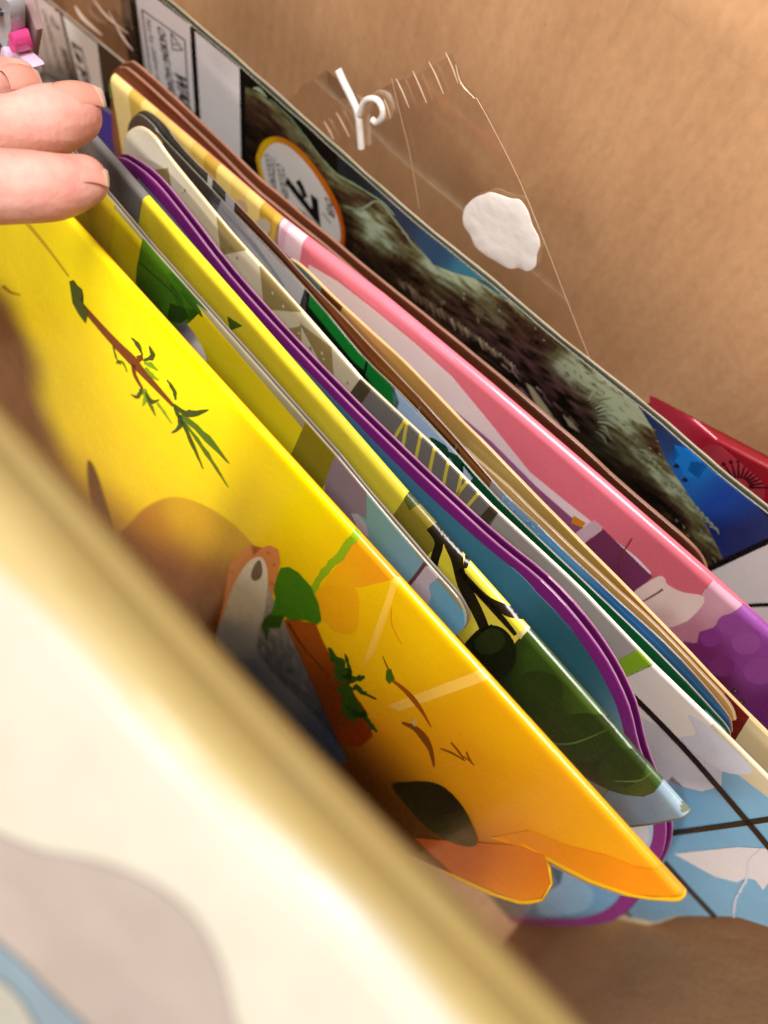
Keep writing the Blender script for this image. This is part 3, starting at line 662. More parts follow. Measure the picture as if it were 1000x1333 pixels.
K.poly([(371, 282), (376, 286), (368, 330), (362, 322)], (230, 180, 196), 2)
PK = (240, 122, 142)
K.poly([(395, 296), (1000, 805), (1000, 900), (800, 800), (520, 560), (388, 345)], idw([(420, 340, (238, 128, 142)), (600, 480, (244, 130, 150)), (760, 640, (240, 126, 146)), (880, 750, (222, 112, 130))]), 0)
K.poly([(402, 344), (440, 366), (490, 405), (540, 446), (589, 490), (640, 552), (690, 614), (740, 655), (830, 726), (848, 745), (838, 762), (760, 690), (700, 640), (640, 580), (560, 520), (400, 390)], idw([(450, 390, (250, 238, 236)), (560, 490, (250, 240, 244)), (700, 630, (246, 232, 240))]), 1)
K.poly([(498, 462), (540, 490), (600, 540), (640, 574), (700, 634), (764, 690), (742, 716), (620, 640), (490, 480)], idw([(540, 500, (178, 132, 178)), (640, 590, (160, 102, 156)), (740, 690, (146, 84, 132))]), 2)
random.seed(9)
for i in range(60):
    x = random.uniform(560, 745); y = 508 + (x - 560) * 0.96 + random.uniform(6, 44); r = random.uniform(2.5, 5)
    K.poly([(x + r * math.cos(a * 1.05), y + r * math.sin(a * 1.05)) for a in range(6)], random.choice([(182, 130, 174), (172, 116, 166), (140, 84, 134)]), 3)
K.poly([(748, 670), (764, 680), (758, 686), (744, 680)], (214, 148, 34), 4)
K.poly([(774, 676), (786, 686), (760, 708), (746, 696)], (214, 190, 204), 4)
K.poly([(786, 688), (850, 750), (824, 775), (800, 800), (752, 720), (760, 708)], idw([(790, 710, (118, 56, 96)), (830, 760, (120, 56, 100)), (790, 770, (92, 34, 70))]), 3)
K.poly([(824, 772), (856, 750), (866, 752), (870, 760), (890, 770), (914, 774), (917, 784), (904, 800), (890, 810), (862, 815), (834, 784)], idw([(860, 770, (244, 226, 218)), (900, 790, (246, 228, 220)), (860, 805, (216, 188, 186))]), 5, True)
K.stroke([(834, 784), (852, 774), (864, 766)], (2, 3), (130, 90, 84), 6)
K.stroke([(824, 700), (810, 724), (808, 742), (822, 770)], 1.6, (120, 60, 60), 6)
K.poly([(927, 758), (1010, 830), (1010, 930), (900, 880), (862, 816), (904, 800), (917, 782), (914, 772)], idw([(940, 785, (226, 176, 196)), (900, 830, (190, 130, 150)), (950, 820, (206, 150, 172))]), 2)
K.poly([(940, 806), (952, 798), (966, 790), (1080, 884), (1080, 990), (990, 950), (900, 880), (884, 850), (892, 834), (908, 838), (912, 822), (930, 816)], idw([(960, 810, (160, 84, 168)), (980, 860, (150, 72, 160)), (920, 850, (120, 44, 112)), (930, 890, (84, 26, 66)), (1000, 930, (112, 40, 110))]), 4)
for c, r, cl in [((908, 848), 15, (116, 42, 106)), ((926, 830), 14, (138, 60, 144)), ((952, 812), 17, (156, 80, 164)), ((972, 836), 19, (160, 86, 168)), ((990, 872), 22, (154, 78, 162)), ((940, 866), 17, (126, 50, 122))]:
    K.poly([(c[0] + r * math.cos(a * .7), c[1] + r * .8 * math.sin(a * .7)) for a in range(9)], cl, 5, True)
for x, y in [(928, 880), (944, 896), (958, 898), (936, 890), (966, 912)]:
    K.poly([(x - 5, y), (x, y - 3), (x + 5, y + 1), (x, y + 4)], (44, 30, 20), 6); K.poly([(x - 1, y - 1), (x + 2, y), (x, y + 2)], (190, 170, 80), 7)
K.print_part(kb)

# ------------------------------------------------------------------ chocolate brown board book
B1 = Sheet(('y', .1280), ('y', .1465), .194, rim=0.0004)
bb = book('board_book', 'chocolate brown board book with rounded corners, between the pink book and the dinosaur pad', B1)
CH = solid('brown_cover', (120, 64, 38), 0.3, 0.3); CH2 = solid('dark_brown_cover', (92, 46, 28), 0.3, 0.3)
b1top = [(146, 180), (144, 130), (142, 108), (147, 93), (158, 88), (176, 98), (260, 176), (340, 254), (412, 312), (500, 388), (600, 470), (640, 503), (740, 590), (800, 640), (860, 694), (890, 722), (900, 738), (900, 752)]
def ab1(S):
    S.poly([(144, 100), (158, 90), (920, 760), (800, 760), (150, 190)], idw([(160, 110, (140, 80, 46)), (400, 330, (116, 60, 36)), (640, 520, (96, 44, 28)), (860, 720, (70, 34, 24))]), 0)
    S.poly([(142, 108), (149, 104), (150, 124), (144, 128)], (120, 140, 30), 1)
    S.poly([(338, 258), (352, 270), (344, 280), (336, 270)], (110, 140, 30), 1)
    S.poly([(426, 318), (440, 326), (456, 342), (450, 348), (434, 342), (428, 332)], (130, 156, 30), 1)
    S.poly([(476, 360), (490, 372), (484, 380), (474, 372)], (70, 34, 100), 1)
board(B1, bb, 'cover', b1top, 0.0011, 0, CH, ab1, 0.0004, solid('brown_board_edge', (164, 118, 96), 0.7, 0, 0.4), None, 'cover_print')
B2 = Sheet(('y', .1280), ('y', .1465), .194, rim=0.0004)
b2top = [(150, 180), (148, 120), (148, 100), (155, 86), (166, 81), (182, 88), (260, 160), (340, 236), (412, 296), (500, 370), (600, 450), (640, 482), (740, 569), (840, 658), (896, 706), (914, 728), (920, 746), (918, 762)]
def ab2(S): S.poly([(140, 80), (180, 76), (940, 760), (900, 790), (150, 190)], idw([(180, 105, (130, 74, 46)), (640, 495, (100, 52, 30)), (900, 720, (60, 30, 22))]), 0)
board(B2, bb, 'cover', b2top, 0.0011, -0.0025, CH2, ab2, 0.0004, solid('brown_board_edge', (164, 118, 96)), None, 'cover_print')

# ------------------------------------------------------------------ dinosaur colouring pad
DN = Sheet(('y', .1560), ('y', .1680), .188, rim=0.0003)
nb = book('colouring_pad', 'glossy colouring pad with a roaring dinosaur, a round badge and white warning labels', DN)
dtop = [(150, -45), (220, 8), (313, 88), (400, 166), (500, 256), (560, 307), (640, 372), (700, 424), (780, 488), (860, 552), (930, 614), (1000, 670), (1070, 726), (1190, 820)]
no = DN.qs(dtop); nend = no + [(no[-1][0], bottom(DN)), (no[0][0], bottom(DN))]
DN.slab('cover', nb, nend, 0.0005, solid('black_cover', (22, 22, 20), 0.2, 0.5), solid('pale_cut_edge', (200, 186, 160), 0.7, 0, 0.3), jitter=0.0003)
DN.slab('page_block', nb, [(a, t + 0.0001) for a, t in no] + nend[-2:], 0.0012, solid('dark_green_pages', (24, 44, 34), 0.5, 0.1), off=-0.0007, r=0.0)
DN.slab('back_cover', nb, [(a, t - 0.0002) for a, t in nend], 0.0005, solid('pale_back_cover', (170, 156, 128), 0.5, 0.1), solid('pale_cut_edge', (200, 186, 160)), off=-0.0021, r=0.0, jitter=0.0005)
DN.profile(dtop)
W1 = (236, 226, 224); INK = (70, 64, 66)
DN.poly([(120, -70), (1200, 840), (1200, 1000), (120, 200)], (20, 19, 15), 0)
DN.poly([(174, -25), (250, 34), (258, 150), (190, 100)], W1, 1)
DN.poly([(254, 40), (312, 88), (314, 210), (262, 165)], (234, 226, 224), 1)
DN.stroke([(250, 34), (257, 150)], 5, (24, 20, 20), 2, False)
for a, b in [((185, 12), (241, 52)), ((185, 12), (198, 104)), ((241, 52), (247, 150))]: DN.stroke([a, b], 1.6, INK, 2, False)
for a, b in [((223, 42), (225, 64)), ((225, 64), (238, 65)), ((238, 65), (223, 42))]: DN.stroke([a, b], 1.5, INK, 2, False)
DN.stroke([(226, 56), (231, 59)], 1.5, INK, 2, False)
DN.text('Not for children under 3 yrs.', (190, 22), (211, 140), (197, 27), INK, 3)
DN.text('CHOKING HAZARD.', (205, 32), (221, 122), (215, 40), INK, 3, 0.03)
DN.text('WARNING:', (227, 88), (246, 190), (242, 101), INK, 3, 0.05)
# the animal: colours vary vertex by vertex like the printed picture
RIDGE = [(320, 112), (345, 124), (380, 152), (400, 182), (420, 208), (440, 226), (470, 246), (500, 266), (515, 282), (545, 318), (565, 342), (590, 352), (620, 360), (660, 372), (700, 402), (760, 452), (790, 484), (812, 508), (836, 532), (852, 558), (868, 596), (884, 622), (912, 664), (930, 700), (944, 728)]
cG, cO, cB, cK, cP = lin((178, 190, 156)), lin((104, 100, 66)), lin((72, 50, 34)), lin((20, 15, 10)), lin((122, 82, 82))
TONES = [(490, 290, 22, 16, .42), (500, 318, 26, 9, .55), (470, 280, 18, 8, .25), (568, 352, 34, 12, .40), (610, 366, 30, 10, .55), (655, 378, 34, 9, .60), (690, 402, 26, 10, .45), (540, 330, 14, 10, .2),
         (520, 343, 16, 10, -.25), (744, 484, 26, 14, .85), (798, 516, 32, 18, .70), (836, 536, 30, 12, .65), (806, 552, 30, 18, .38), (776, 582, 26, 14, .40), (848, 606, 34, 14, .42), (904, 664, 34, 9, .50), (880, 632, 26, 10, .35),
         (640, 408, 30, 12, .18), (700, 440, 26, 14, -.1), (392, 178, 40, 9, .22), (345, 126, 22, 7, .30), (440, 236, 30, 8, .22), (925, 705, 22, 6, .35), (862, 652, 30, 10, -.2), (760, 470, 30, 8, .3)]
def dino(px, py):
    d = py - prof(RIDGE, px)
    al, ac = px * .8 + py * .6, -px * .6 + py * .8
    lum = 0.10
    for x, y, ra, rc, v in TONES:
        a, c = (x * .8 + y * .6 - al) / ra, (-x * .6 + y * .8 - ac) / rc
        q2 = a * a + c * c
        if q2 < 9: lum += v * math.exp(-q2 * 0.7)
    st = noise.noise((al * 0.045, ac * 0.20, 9)); n2 = noise.noise((al * 0.03, ac * 0.06, 5)); n3 = 1 - 3.0 * abs(noise.noise((al * 0.13, ac * 0.20, 3)))
    lum = lum * (1 + 0.5 * st) + n2 * 0.16 + st * 0.13 + n3 * 0.07 + sm(14, 0, d) * 0.12
    lum = lum * 1.15 - 0.04
    c = mixc(cK, cB, sm(-0.10, 0.16, lum)); c = mixc(c, cO, sm(0.16, 0.42, lum)); c = mixc(c, cG, sm(0.42, 0.95, lum))
    m = math.exp(-(((px - 700) / 75) ** 2 + ((py - (500 + (px - 700) * 0.75)) / 34) ** 2))       # inside of the mouth
    c = mixc(c, mixc(cK, cP, sm(-0.5, 0.6, st + n2 * 0.7)), min(1, m * 1.5))
    c = mixc(c, cK, sm(50, 115, d + n2 * 26) * (0.9 if px < 860 else 0.75))
    if px < 460: c = mixc(c, cK, sm(10, 60, d) * 0.6)
    return c
DN.poly(RIDGE + [(940, 760), (860, 740), (700, 600), (560, 470), (400, 330), (320, 200)], dino, 2, grid=0.00045)
# sky
DN.poly([(440, 196), (520, 264), (700, 418), (800, 502), (786, 484), (760, 456), (700, 404), (660, 374), (620, 362), (590, 354), (565, 344), (545, 320), (515, 284), (500, 268), (470, 248), (440, 228)], idw([(460, 230, (36, 40, 40)), (520, 280, (52, 58, 76)), (570, 330, (52, 76, 104)), (610, 350, (64, 124, 144)), (650, 372, (84, 142, 146)), (740, 440, (40, 52, 40))]), 3)
DN.poly([(800, 500), (1080, 740), (1080, 760), (1000, 700), (925, 736), (944, 730), (930, 702), (912, 666), (884, 624), (868, 598), (852, 560), (836, 534)], idw([(850, 550, (44, 56, 96)), (880, 580, (48, 66, 110)), (905, 605, (36, 122, 210)), (890, 610, (34, 110, 196)), (940, 650, (36, 76, 170)), (1000, 690, (44, 54, 110)), (930, 700, (30, 40, 110)), (960, 700, (40, 46, 100))]), 3)
DN.poly([(878, 578), (906, 586), (924, 602), (900, 600), (896, 612), (910, 622), (892, 620), (886, 606), (878, 600), (886, 592)], (30, 128, 220), 4)
for x, y in [(882, 606), (893, 624)]: DN.poly([(x - 5, y), (x, y - 4), (x + 4, y + 1), (x, y + 3)], (40, 34, 50), 5)
# light on the back, skin folds, spikes and teeth
DN.stroke([(330, 114), (338, 116), (348, 126)], (1, 5, 1), (160, 178, 140), 4)
DN.stroke([(352, 128), (376, 150), (392, 170), (402, 184)], (1, 3, 1), (104, 130, 92), 4, ragged=0.6)
DN.stroke([(390, 166), (420, 206), (442, 228), (470, 244), (500, 264), (514, 280)], (1, 2.5, 1.5), (142, 156, 112), 4, ragged=0.5)
DN.stroke([(448, 268), (470, 272), (492, 262), (512, 282), (530, 306), (548, 330)], (2, 3, 2), (140, 150, 116), 4, ragged=0.6)
random.seed(3)
for i in range(70):                                       # ruffled scales along the head and neck
    x = random.uniform(560, 935); d = random.uniform(1, 60) ** 1.0; y = prof(RIDGE, x) + d
    L = random.uniform(4, 9); a = math.radians(random.uniform(35, 75))
    lum = random.random() * (1 - d / 90)
    c = mixc((112, 108, 84), (186, 196, 164), lum)
    DN.stroke([(x, y), (x + L * .5 * math.cos(a) + 1, y + L * .5 * math.sin(a)), (x + L * math.cos(a), y + L * math.sin(a))], (0.6, 2.2, 0.4), c, 4, False)
for i in range(11):                                        # wrinkles fanned round the corner of the mouth
    a = math.radians(-62 + i * 9); r0, r1 = random.uniform(26, 32), random.uniform(42, 56)
    DN.stroke([(752 + r0 * math.cos(a), 548 + r0 * math.sin(a)), (752 + (r0 + r1) / 2 * math.cos(a + .03), 548 + (r0 + r1) / 2 * math.sin(a + .03)), (752 + r1 * math.cos(a + .16), 548 + r1 * math.sin(a + .16))], (1, 3.2, 0.6), random.choice([(148, 158, 130), (126, 130, 104), (164, 174, 146)]), 5)
for i in range(16):                                        # ruffle down the neck
    f = i / 15; x = 832 + 92 * f; y = 584 + 100 * f
    DN.stroke([(x, y), (x + 9, y + 3), (x + 13, y + 11)], (1, 3.4, 0.8), (150, 156, 124), 5)
for i in range(34):                                        # fringe of spikes along the jaw
    f = i / 33; x = 520 + 150 * f; y = 362 + 112 * f + random.uniform(-2, 2)
    L = random.uniform(7, 20) * (1.25 - f * .6)
    DN.stroke([(x, y), (x + L * .35, y + L)], (3.2, 0.5), random.choice([(190, 170, 142), (150, 126, 100), (118, 92, 70)]), 5, False)
DN.poly([(685, 497), (694, 503), (712, 528), (730, 556), (716, 548), (698, 524)], (170, 156, 124), 6)
DN.poly([(733, 538), (746, 548), (756, 562), (742, 554)], (150, 136, 108), 6)
for i in range(26):
    x = random.uniform(650, 745); y = 470 + (x - 650) * .8 + random.uniform(-10, 26)
    DN.stroke([(x, y), (x + 12, y + 12 + random.uniform(-3, 3))], (1.8, 0.5), random.choice([(130, 96, 96), (170, 140, 138), (40, 24, 22)]), 5, False)
# badge
DN.poly([(336, 216), (337, 196), (345, 182), (360, 177), (380, 184), (400, 202), (420, 228), (438, 258), (447, 284), (450, 310), (440, 345), (400, 340), (360, 290)], idw([(340, 190, (226, 178, 20)), (380, 186, (200, 120, 16)), (420, 230, (200, 104, 14)), (448, 290, (196, 88, 16))]), 6, True, grid=0.002)
DN.poly([(342, 218), (343, 203), (351, 190), (363, 185), (380, 192), (401, 213), (420, 240), (435, 268), (443, 290), (444, 312), (436, 338), (400, 330), (362, 284)], (226, 218, 210), 7, True)
BL = (26, 22, 20)
DN.stroke([(389, 234), (394, 243), (399, 256)], 6, BL, 9, False)
DN.text('COLOURING', (346, 198), (355, 250), (355, 203), (60, 54, 54), 8, 0.01)
DN.text('COLOURING', (361, 210), (370, 262), (371, 217), (60, 54, 54), 8, 0.01)
DN.stroke([(359, 205), (358, 236)], 1.2, (90, 80, 80), 8, False)
DN.text('70', (374, 226), (384, 296), (414, 258), BL, 8, 0.035)
DN.text('OVER', (424, 254), (428, 278), (434, 262), BL, 8, 0.02)
DN.stroke([(432, 290), (421, 276)], 1.2, BL, 8, False)
# white panel with black line at the right end
DN.poly([(918, 744), (1000, 706), (1190, 620), (1210, 950), (960, 860)], (232, 222, 222), 5)
DN.poly([(918, 738), (1000, 700), (1190, 617), (1190, 627), (1000, 708), (918, 747)], (18, 14, 18), 6)
DN.stroke([(950, 793), (980, 787), (1020, 786)], 5, (20, 16, 16), 7)
DN.print_part(nb)

# inner boards of the books, set back from the edge of their covers
for sh_, root_, out_, th_ in ((Y, yb, yo, .0022), (Dk, db, do, .0026), (K, kb, ko, .0028), (Fk, fb, fo, .0011)):
    sh_.slab('page_block', root_, [(a + 0.002, t + 0.006) for a, t in out_[:1]] + [(a, t + 0.006) for a, t in out_[1:-3]] + [(out_[-3][0] - 0.004, out_[-3][1] - 0.002)] + [(a, t - 0.001) for a, t in out_[-2:]], 0.0006, EDGE, off=-th_, r=0)
# ------------------------------------------------------------------ red book behind it
Rd = Sheet(('y', .1730), ('y', .1830), .192, rim=0.0012)
rb = book('picture_book', 'red book with black flower print, poking out between the dinosaur pad and the cardboard', Rd)
rtop = [(846, 523), (872, 537), (1000, 604), (1080, 650)]
ro = Rd.qo(rtop); ro += [(ro[-1][0], bottom(Rd)), (ro[0][0], bottom(Rd))]
Rd.slab('cover', rb, ro, 0.004, solid('red_board', (150, 22, 38), 0.3, 0.4))
Rd.poly([(846, 514), (1080, 648), (1080, 780), (846, 560)], idw([(880, 545, (176, 48, 68)), (940, 580, (156, 26, 44)), (1000, 640, (150, 18, 34))]), 0)
Rd.poly([(908, 590), (925, 578), (950, 585), (975, 600), (992, 622), (994, 650), (960, 640), (920, 605)], (160, 50, 64), 1, True)
for i in range(13):
    a = math.radians(205 + i * 13); c = (962, 634)
    e = (c[0] + 44 * math.cos(a), c[1] + 34 * math.sin(a) )
    m_ = (c[0] + 14 * math.cos(a), c[1] + 12 * math.sin(a))
    Rd.stroke([m_, e], (3, 1.6), (50, 10, 14), 2, False)
    Rd.poly([(e[0] - 3, e[1]), (e[0], e[1] - 3), (e[0] + 3, e[1]), (e[0], e[1] + 3)], (50, 10, 14), 3)
Rd.print_part(rb)

# ------------------------------------------------------------------ sticker book with white labels, at the far left
S = Sheet(('y', .1390), ('y', .1390), .203, rim=0.0004)
sb = book('sticker_book', 'thin black book with grey and white warning labels, behind the fingertips', S)
stop_ = [(-60, -98), (30, -24), (60, 0), (100, 33), (150, 74), (162, 84)]
so = S.qs(stop_); so += [(so[-1][0], bottom(S)), (so[0][0], bottom(S))]
S.slab('cover', sb, so, 0.0012, solid('black_cover', (22, 22, 20)), EDGE, r=0.0003)
S.poly([(-60, -96), (240, 149), (230, 300), (-20, 200)], (18, 15, 14), 0)
S.poly([(20, -28), (78, 15), (82, 20), (106, 112), (120, 180), (80, 160), (50, 90)], idw([(60, 10, (206, 186, 180)), (80, 60, (164, 150, 140)), (80, 100, (110, 98, 84))]), 1)
S.poly([(82, 19), (127, 56), (131, 90), (142, 180), (110, 160), (96, 80)], (226, 218, 208), 2)
S.stroke([(72, 11), (79, 16), (83, 30), (92, 66), (104, 112)], 3, (24, 20, 18), 3)
S.text('CHOKING HAZARD', (54, 10), (77, 92), (60, 15), (70, 60, 54), 3, 0.01)
S.text('WARNING', (77, 57), (97, 118), (87, 66), (60, 52, 48), 3, 0.05)
S.text('Le jo', (93, 52), (110, 106), (104, 61), (24, 20, 20), 4, 0.05)
S.stroke([(106, 61), (118, 108)], 1.3, (40, 34, 34), 4, False)
for a, b in [((66, 20), (69, 32)), ((69, 32), (78, 38)), ((78, 38), (66, 20))]: S.stroke([a, b], 1.2, (70, 60, 54), 3, False)
S.stroke([(46, -4), (66, 90)], 1.2, (110, 96, 88), 3, False)
S.print_part(sb)
# navy book low between the fingers and the bricks
Nv = Sheet(('y', .1330), ('y', .1330), .210, rim=0.0005)
vb = book('picture_book', 'dark navy blue book low in the gap beside the fingertips', Nv)
vo = Nv.qs([(20, 84), (110, 130), (132, 141), (147, 152), (152, 160)]); vo += [(vo[-1][0], bottom(Nv)), (vo[0][0], bottom(Nv))]
Nv.slab('cover', vb, vo, 0.002, solid('navy_board', (22, 26, 110), 0.3, 0.4), EDGE_GREY)
Nv.poly([(20, 86), (110, 132), (147, 154), (150, 240), (60, 240)], idw([(135, 165, (20, 26, 130)), (110, 200, (14, 18, 60)), (60, 150, (40, 44, 90))]), 0)
Nv.print_part(vb)

# ------------------------------------------------------------------ clear plastic
def plastic(name, tint=(0.94, 0.91, 0.87), gl=0.10, rough=0.08, scale=120, dist=0.0012):
    m, t, N, L, p = nt(name)
    N.remove(p); out = N['Material Output']
    tr = N.new('ShaderNodeBsdfTransparent'); tr.inputs[0].default_value = (*tint, 1)
    g = N.new('ShaderNodeBsdfGlossy'); g.inputs[0].default_value = (1, 1, 1, 1); g.inputs['Roughness'].default_value = rough
    lw = N.new('ShaderNodeLayerWeight'); lw.inputs[0].default_value = 0.25
    mm = N.new('ShaderNodeMath'); mm.operation = 'MULTIPLY_ADD'; mm.inputs[1].default_value = 0.22; mm.inputs[2].default_value = gl * 0.4
    L.new(lw.outputs['Fresnel'], mm.inputs[0])
    mx = N.new('ShaderNodeMixShader'); L.new(mm.outputs[0], mx.inputs[0]); L.new(tr.outputs[0], mx.inputs[1]); L.new(g.outputs[0], mx.inputs[2])
    tc = N.new('ShaderNodeTexCoord'); nz = N.new('ShaderNodeTexNoise'); nz.inputs['Scale'].default_value = scale; nz.inputs['Detail'].default_value = 3
    L.new(tc.outputs['Object'], nz.inputs['Vector'])
    b = N.new('ShaderNodeBump'); b.inputs['Strength'].default_value = 0.5; b.inputs['Distance'].default_value = dist
    L.new(nz.outputs[0], b.inputs['Height']); L.new(b.outputs[0], g.inputs['Normal'])
    L.new(mx.outputs[0], out.inputs['Surface'])
    return m
CLEAR = plastic('clear_plastic', (0.985, 0.975, 0.965), 0.15, 0.12, 60, 0.0004)
PL = Sheet(('y', .1660), ('y', .1760), .188, rim=0.0003)
pl = empty('plastic_sleeve', 'clear plastic flap with white dried glue, standing between the dinosaur pad and the cardboard', 'plastic sleeve', (PL.pos(0.06, 0).x, PL.pos(0.06, 0).y, 0.2))
def tube(bm, pts, r, seg=8):
    rings = []
    for i, p in enumerate(pts):
        d = (pts[min(i + 1, len(pts) - 1)] - pts[max(i - 1, 0)]).normalized()
        ref = Vector((0.21, 0.93, 0.30)); x = d.cross(ref); x = (x if x.length > 0.05 else d.orthogonal()).normalized(); y = d.cross(x)
        rr = r if not isinstance(r, (list, tuple)) else r[i]
        rings.append([bm.verts.new(p + (x * math.cos(2 * math.pi * k / seg) + y * math.sin(2 * math.pi * k / seg)) * rr) for k in range(seg)])
    for a, b in zip(rings, rings[1:]):
        for k in range(seg): bm.faces.new([a[k], a[(k + 1) % seg], b[(k + 1) % seg], b[k]])
    bm.faces.new(rings[0][::-1]); bm.faces.new(rings[-1])
def film(sh, pxs, name, parent, mat, amp=0.0007, freq=26, th=0.0002):
    Q = sh.qs(pxs); b = bmesh.new(); f = b.faces.new([b.verts.new((a, t, 0)) for a, t in Q]); bmesh.ops.triangulate(b, faces=b.faces[:])
    for k in range(1, 60):
        for co, no in (((-0.2 + k * 0.006, 0, 0), (1, 0, 0)), ((0, -0.16 + k * 0.006, 0), (0, 1, 0))):
            bmesh.ops.bisect_plane(b, geom=b.verts[:] + b.edges[:] + b.faces[:], plane_co=co, plane_no=no)
    for v in b.verts:
        a, t = v.co.x, v.co.y; v.co = sh.pos(a, t, noise.noise((a * freq, t * freq, 2)) * amp)
    r = bmesh.ops.extrude_face_region(b, geom=b.faces[:])
    bmesh.ops.translate(b, verts=[e for e in r['geom'] if isinstance(e, bmesh.types.BMVert)], vec=sh.n * -th)
    return from_bm(name, b, mat, parent, True)
film(PL, [(360, 148), (395, 110), (424, 92), (430, 130), (470, 128), (512, 108), (540, 98), (566, 84), (590, 68), (597, 82), (604, 106), (622, 126), (642, 162), (678, 234), (712, 318), (742, 396), (770, 470), (790, 520), (700, 460), (500, 290)], 'sheet', pl, CLEAR)
WH = solid('dried_glue', (244, 238, 230), 0.45, 0.2, 0.06, 0.15, 300)
def relief(sh, pts, name, parent, mat, h, off=0.001, k=5):
    """a blob with a soft raised edge"""
    P = spline(pts, True, k); Q = sh.qs(P); c = (sum(a for a, t in Q) / len(Q), sum(t for a, t in Q) / len(Q))
    b = bmesh.new(); prev = None
    for f, z in ((1, 0), (1, h * .6), (0.93, h), (0.6, h * 1.05), (0.3, h)):
        ring = [b.verts.new(sh.pos(c[0] + (a - c[0]) * f, c[1] + (t - c[1]) * f, off + z + noise.noise((a * 300, t * 300, f * 7)) * h * .10)) for a, t in Q]
        if prev:
            for i in range(len(Q)): b.faces.new([prev[i], prev[(i + 1) % len(Q)], ring[(i + 1) % len(Q)], ring[i]])
        else: b.faces.new(ring[::-1])
        prev = ring
    b.faces.new(prev); return from_bm(name, b, mat, parent, True)
relief(PL, [(606, 282), (609, 268), (620, 256), (632, 251), (642, 248), (656, 252), (668, 256), (680, 258), (690, 272), (696, 290), (704, 306), (706, 318), (702, 330), (700, 344), (690, 350), (678, 346), (666, 347), (650, 338), (636, 330), (622, 318), (616, 304), (608, 292)], 'glue_dot', pl, WH, 0.0006)
gl = bmesh.new()
def pth(pts, off): return [PL.pos(*PL.q(*p), off) for p in spline(pts, False, 5)]
tube(gl, pth([(444, 88), (452, 106), (463, 128), (470, 146), (472, 166), (474, 190)], 0.0014), 0.0013)
tube(gl, pth([(473, 146), (478, 132), (486, 126), (496, 128), (502, 138), (502, 150), (495, 157), (489, 153)], 0.0016), 0.0011)
from_bm('glue_squiggle', gl, WH, pl, True)
SHINE = solid('plastic_fold', (206, 180, 148), 0.2, 0.5)
ridges = bmesh.new()
for p in ([(503, 126), (508, 138), (512, 152)], [(519, 100), (527, 116), (536, 138)], [(541, 90), (549, 108), (559, 132)], [(562, 78), (571, 96), (581, 120)], [(584, 66), (592, 84), (600, 106)],
          [(425, 156), (432, 168), (438, 180)], [(441, 144), (450, 160), (458, 176)], [(597, 82), (604, 106), (622, 126)]):
    P_ = pth(p, 0.0012); tube(ridges, P_, [0.00012 + 0.00014 * math.sin(math.pi * i / (len(P_) - 1)) for i in range(len(P_))], 5)
tube(ridges, pth([(622, 126), (642, 162), (678, 234), (712, 318), (742, 396), (770, 468)], 0.0006), 0.00010, 5)
tube(ridges, pth([(512, 100), (524, 150), (536, 200), (548, 270)], 0.0008), 0.00008, 5)
from_bm('crimp', ridges, SHINE, pl, True)

# crumpled film between the sticker book and the pad
FW = Sheet(('y', .1480), ('y', .1480), .200)
fw = empty('plastic_wrapper', 'crumpled brownish clear film stuffed between the two books with warning labels', 'wrapper', (FW.A.x, FW.A.y, 0.2))
film(FW, [(40, -60), (120, -70), (166, -10), (176, 60), (184, 120), (150, 110), (60, 20)], 'sheet', fw, plastic('crumpled_film', (0.88, 0.83, 0.78), 0.30, 0.2, 90, 0.004), 0.002, 70)
fd = bmesh.new()
def pth2(pts, off): return [FW.pos(*FW.q(*p), off) for p in spline(pts, False, 5)]
for p, r in ([(106, 4), (118, 22), (142, 43)], 0.0007), ([(130, -5), (150, 20), (176, 40)], 0.0003), ([(150, 10), (168, 44), (182, 62)], 0.0003):
    P_ = pth2(p, 0.003); tube(fd, P_, [0.0001 + r * math.sin(math.pi * i / (len(P_) - 1)) for i in range(len(P_))], 6)
from_bm('fold', fd, solid('film_fold', (190, 164, 148), 0.2, 0.5), fw, True)

# small toy pack at the top left corner
TP = Sheet((-40, -20), (70, 90), 0.176, tilt=6); 
tp = empty('toy_pack', 'out of focus pack of grey and pink plastic trinkets beside the topmost fingertip', 'toy pack', (TP.A.x, TP.A.y, 0.2))
GREY = solid('grey_plastic', (176, 176, 180), 0.2, 0.5); PINK = solid('pink_plastic', (222, 70, 140), 0.15, 0.6); LIL = solid('pale_lilac_plastic', (228, 196, 220), 0.15, 0.6); CHAR = solid('charcoal_plastic', (60, 54, 60), 0.2, 0.5)
def lump(name, pts, h, mat): return relief(TP, pts, name, tp, mat, h, 0.001, 3)
TP.slab('backing_card', tp, TP.qs([(-60, -60), (30, 6), (44, 40), (30, 130), (-60, 120)]), 0.002, solid('mauve_card', (168, 140, 142), 0.4, 0.2), off=-0.001)
lump('trinket', [(-40, -40), (20, -14), (36, 2), (34, 46), (20, 60), (-10, 40), (-40, 10)], 0.004, GREY)
lump('trinket', [(-10, 34), (8, 38), (22, 52), (20, 70), (2, 64), (-14, 50)], 0.005, CHAR)
lump('trinket', [(34, 36), (41, 37), (46, 50), (47, 62), (40, 62), (36, 52)], 0.005, PINK)
lump('trinket', [(22, 60), (27, 54), (33, 64), (34, 76), (22, 78)], 0.005, LIL)
lump('trinket', [(-12, 60), (4, 62), (14, 76), (-4, 80)], 0.005, PINK)
lump('trinket', [(38, 62), (50, 70), (62, 82), (56, 96), (42, 84)], 0.004, LIL)
lump('trinket', [(18, 4), (22, 5), (26, 11), (24, 15), (19, 10)], 0.007, CHAR)

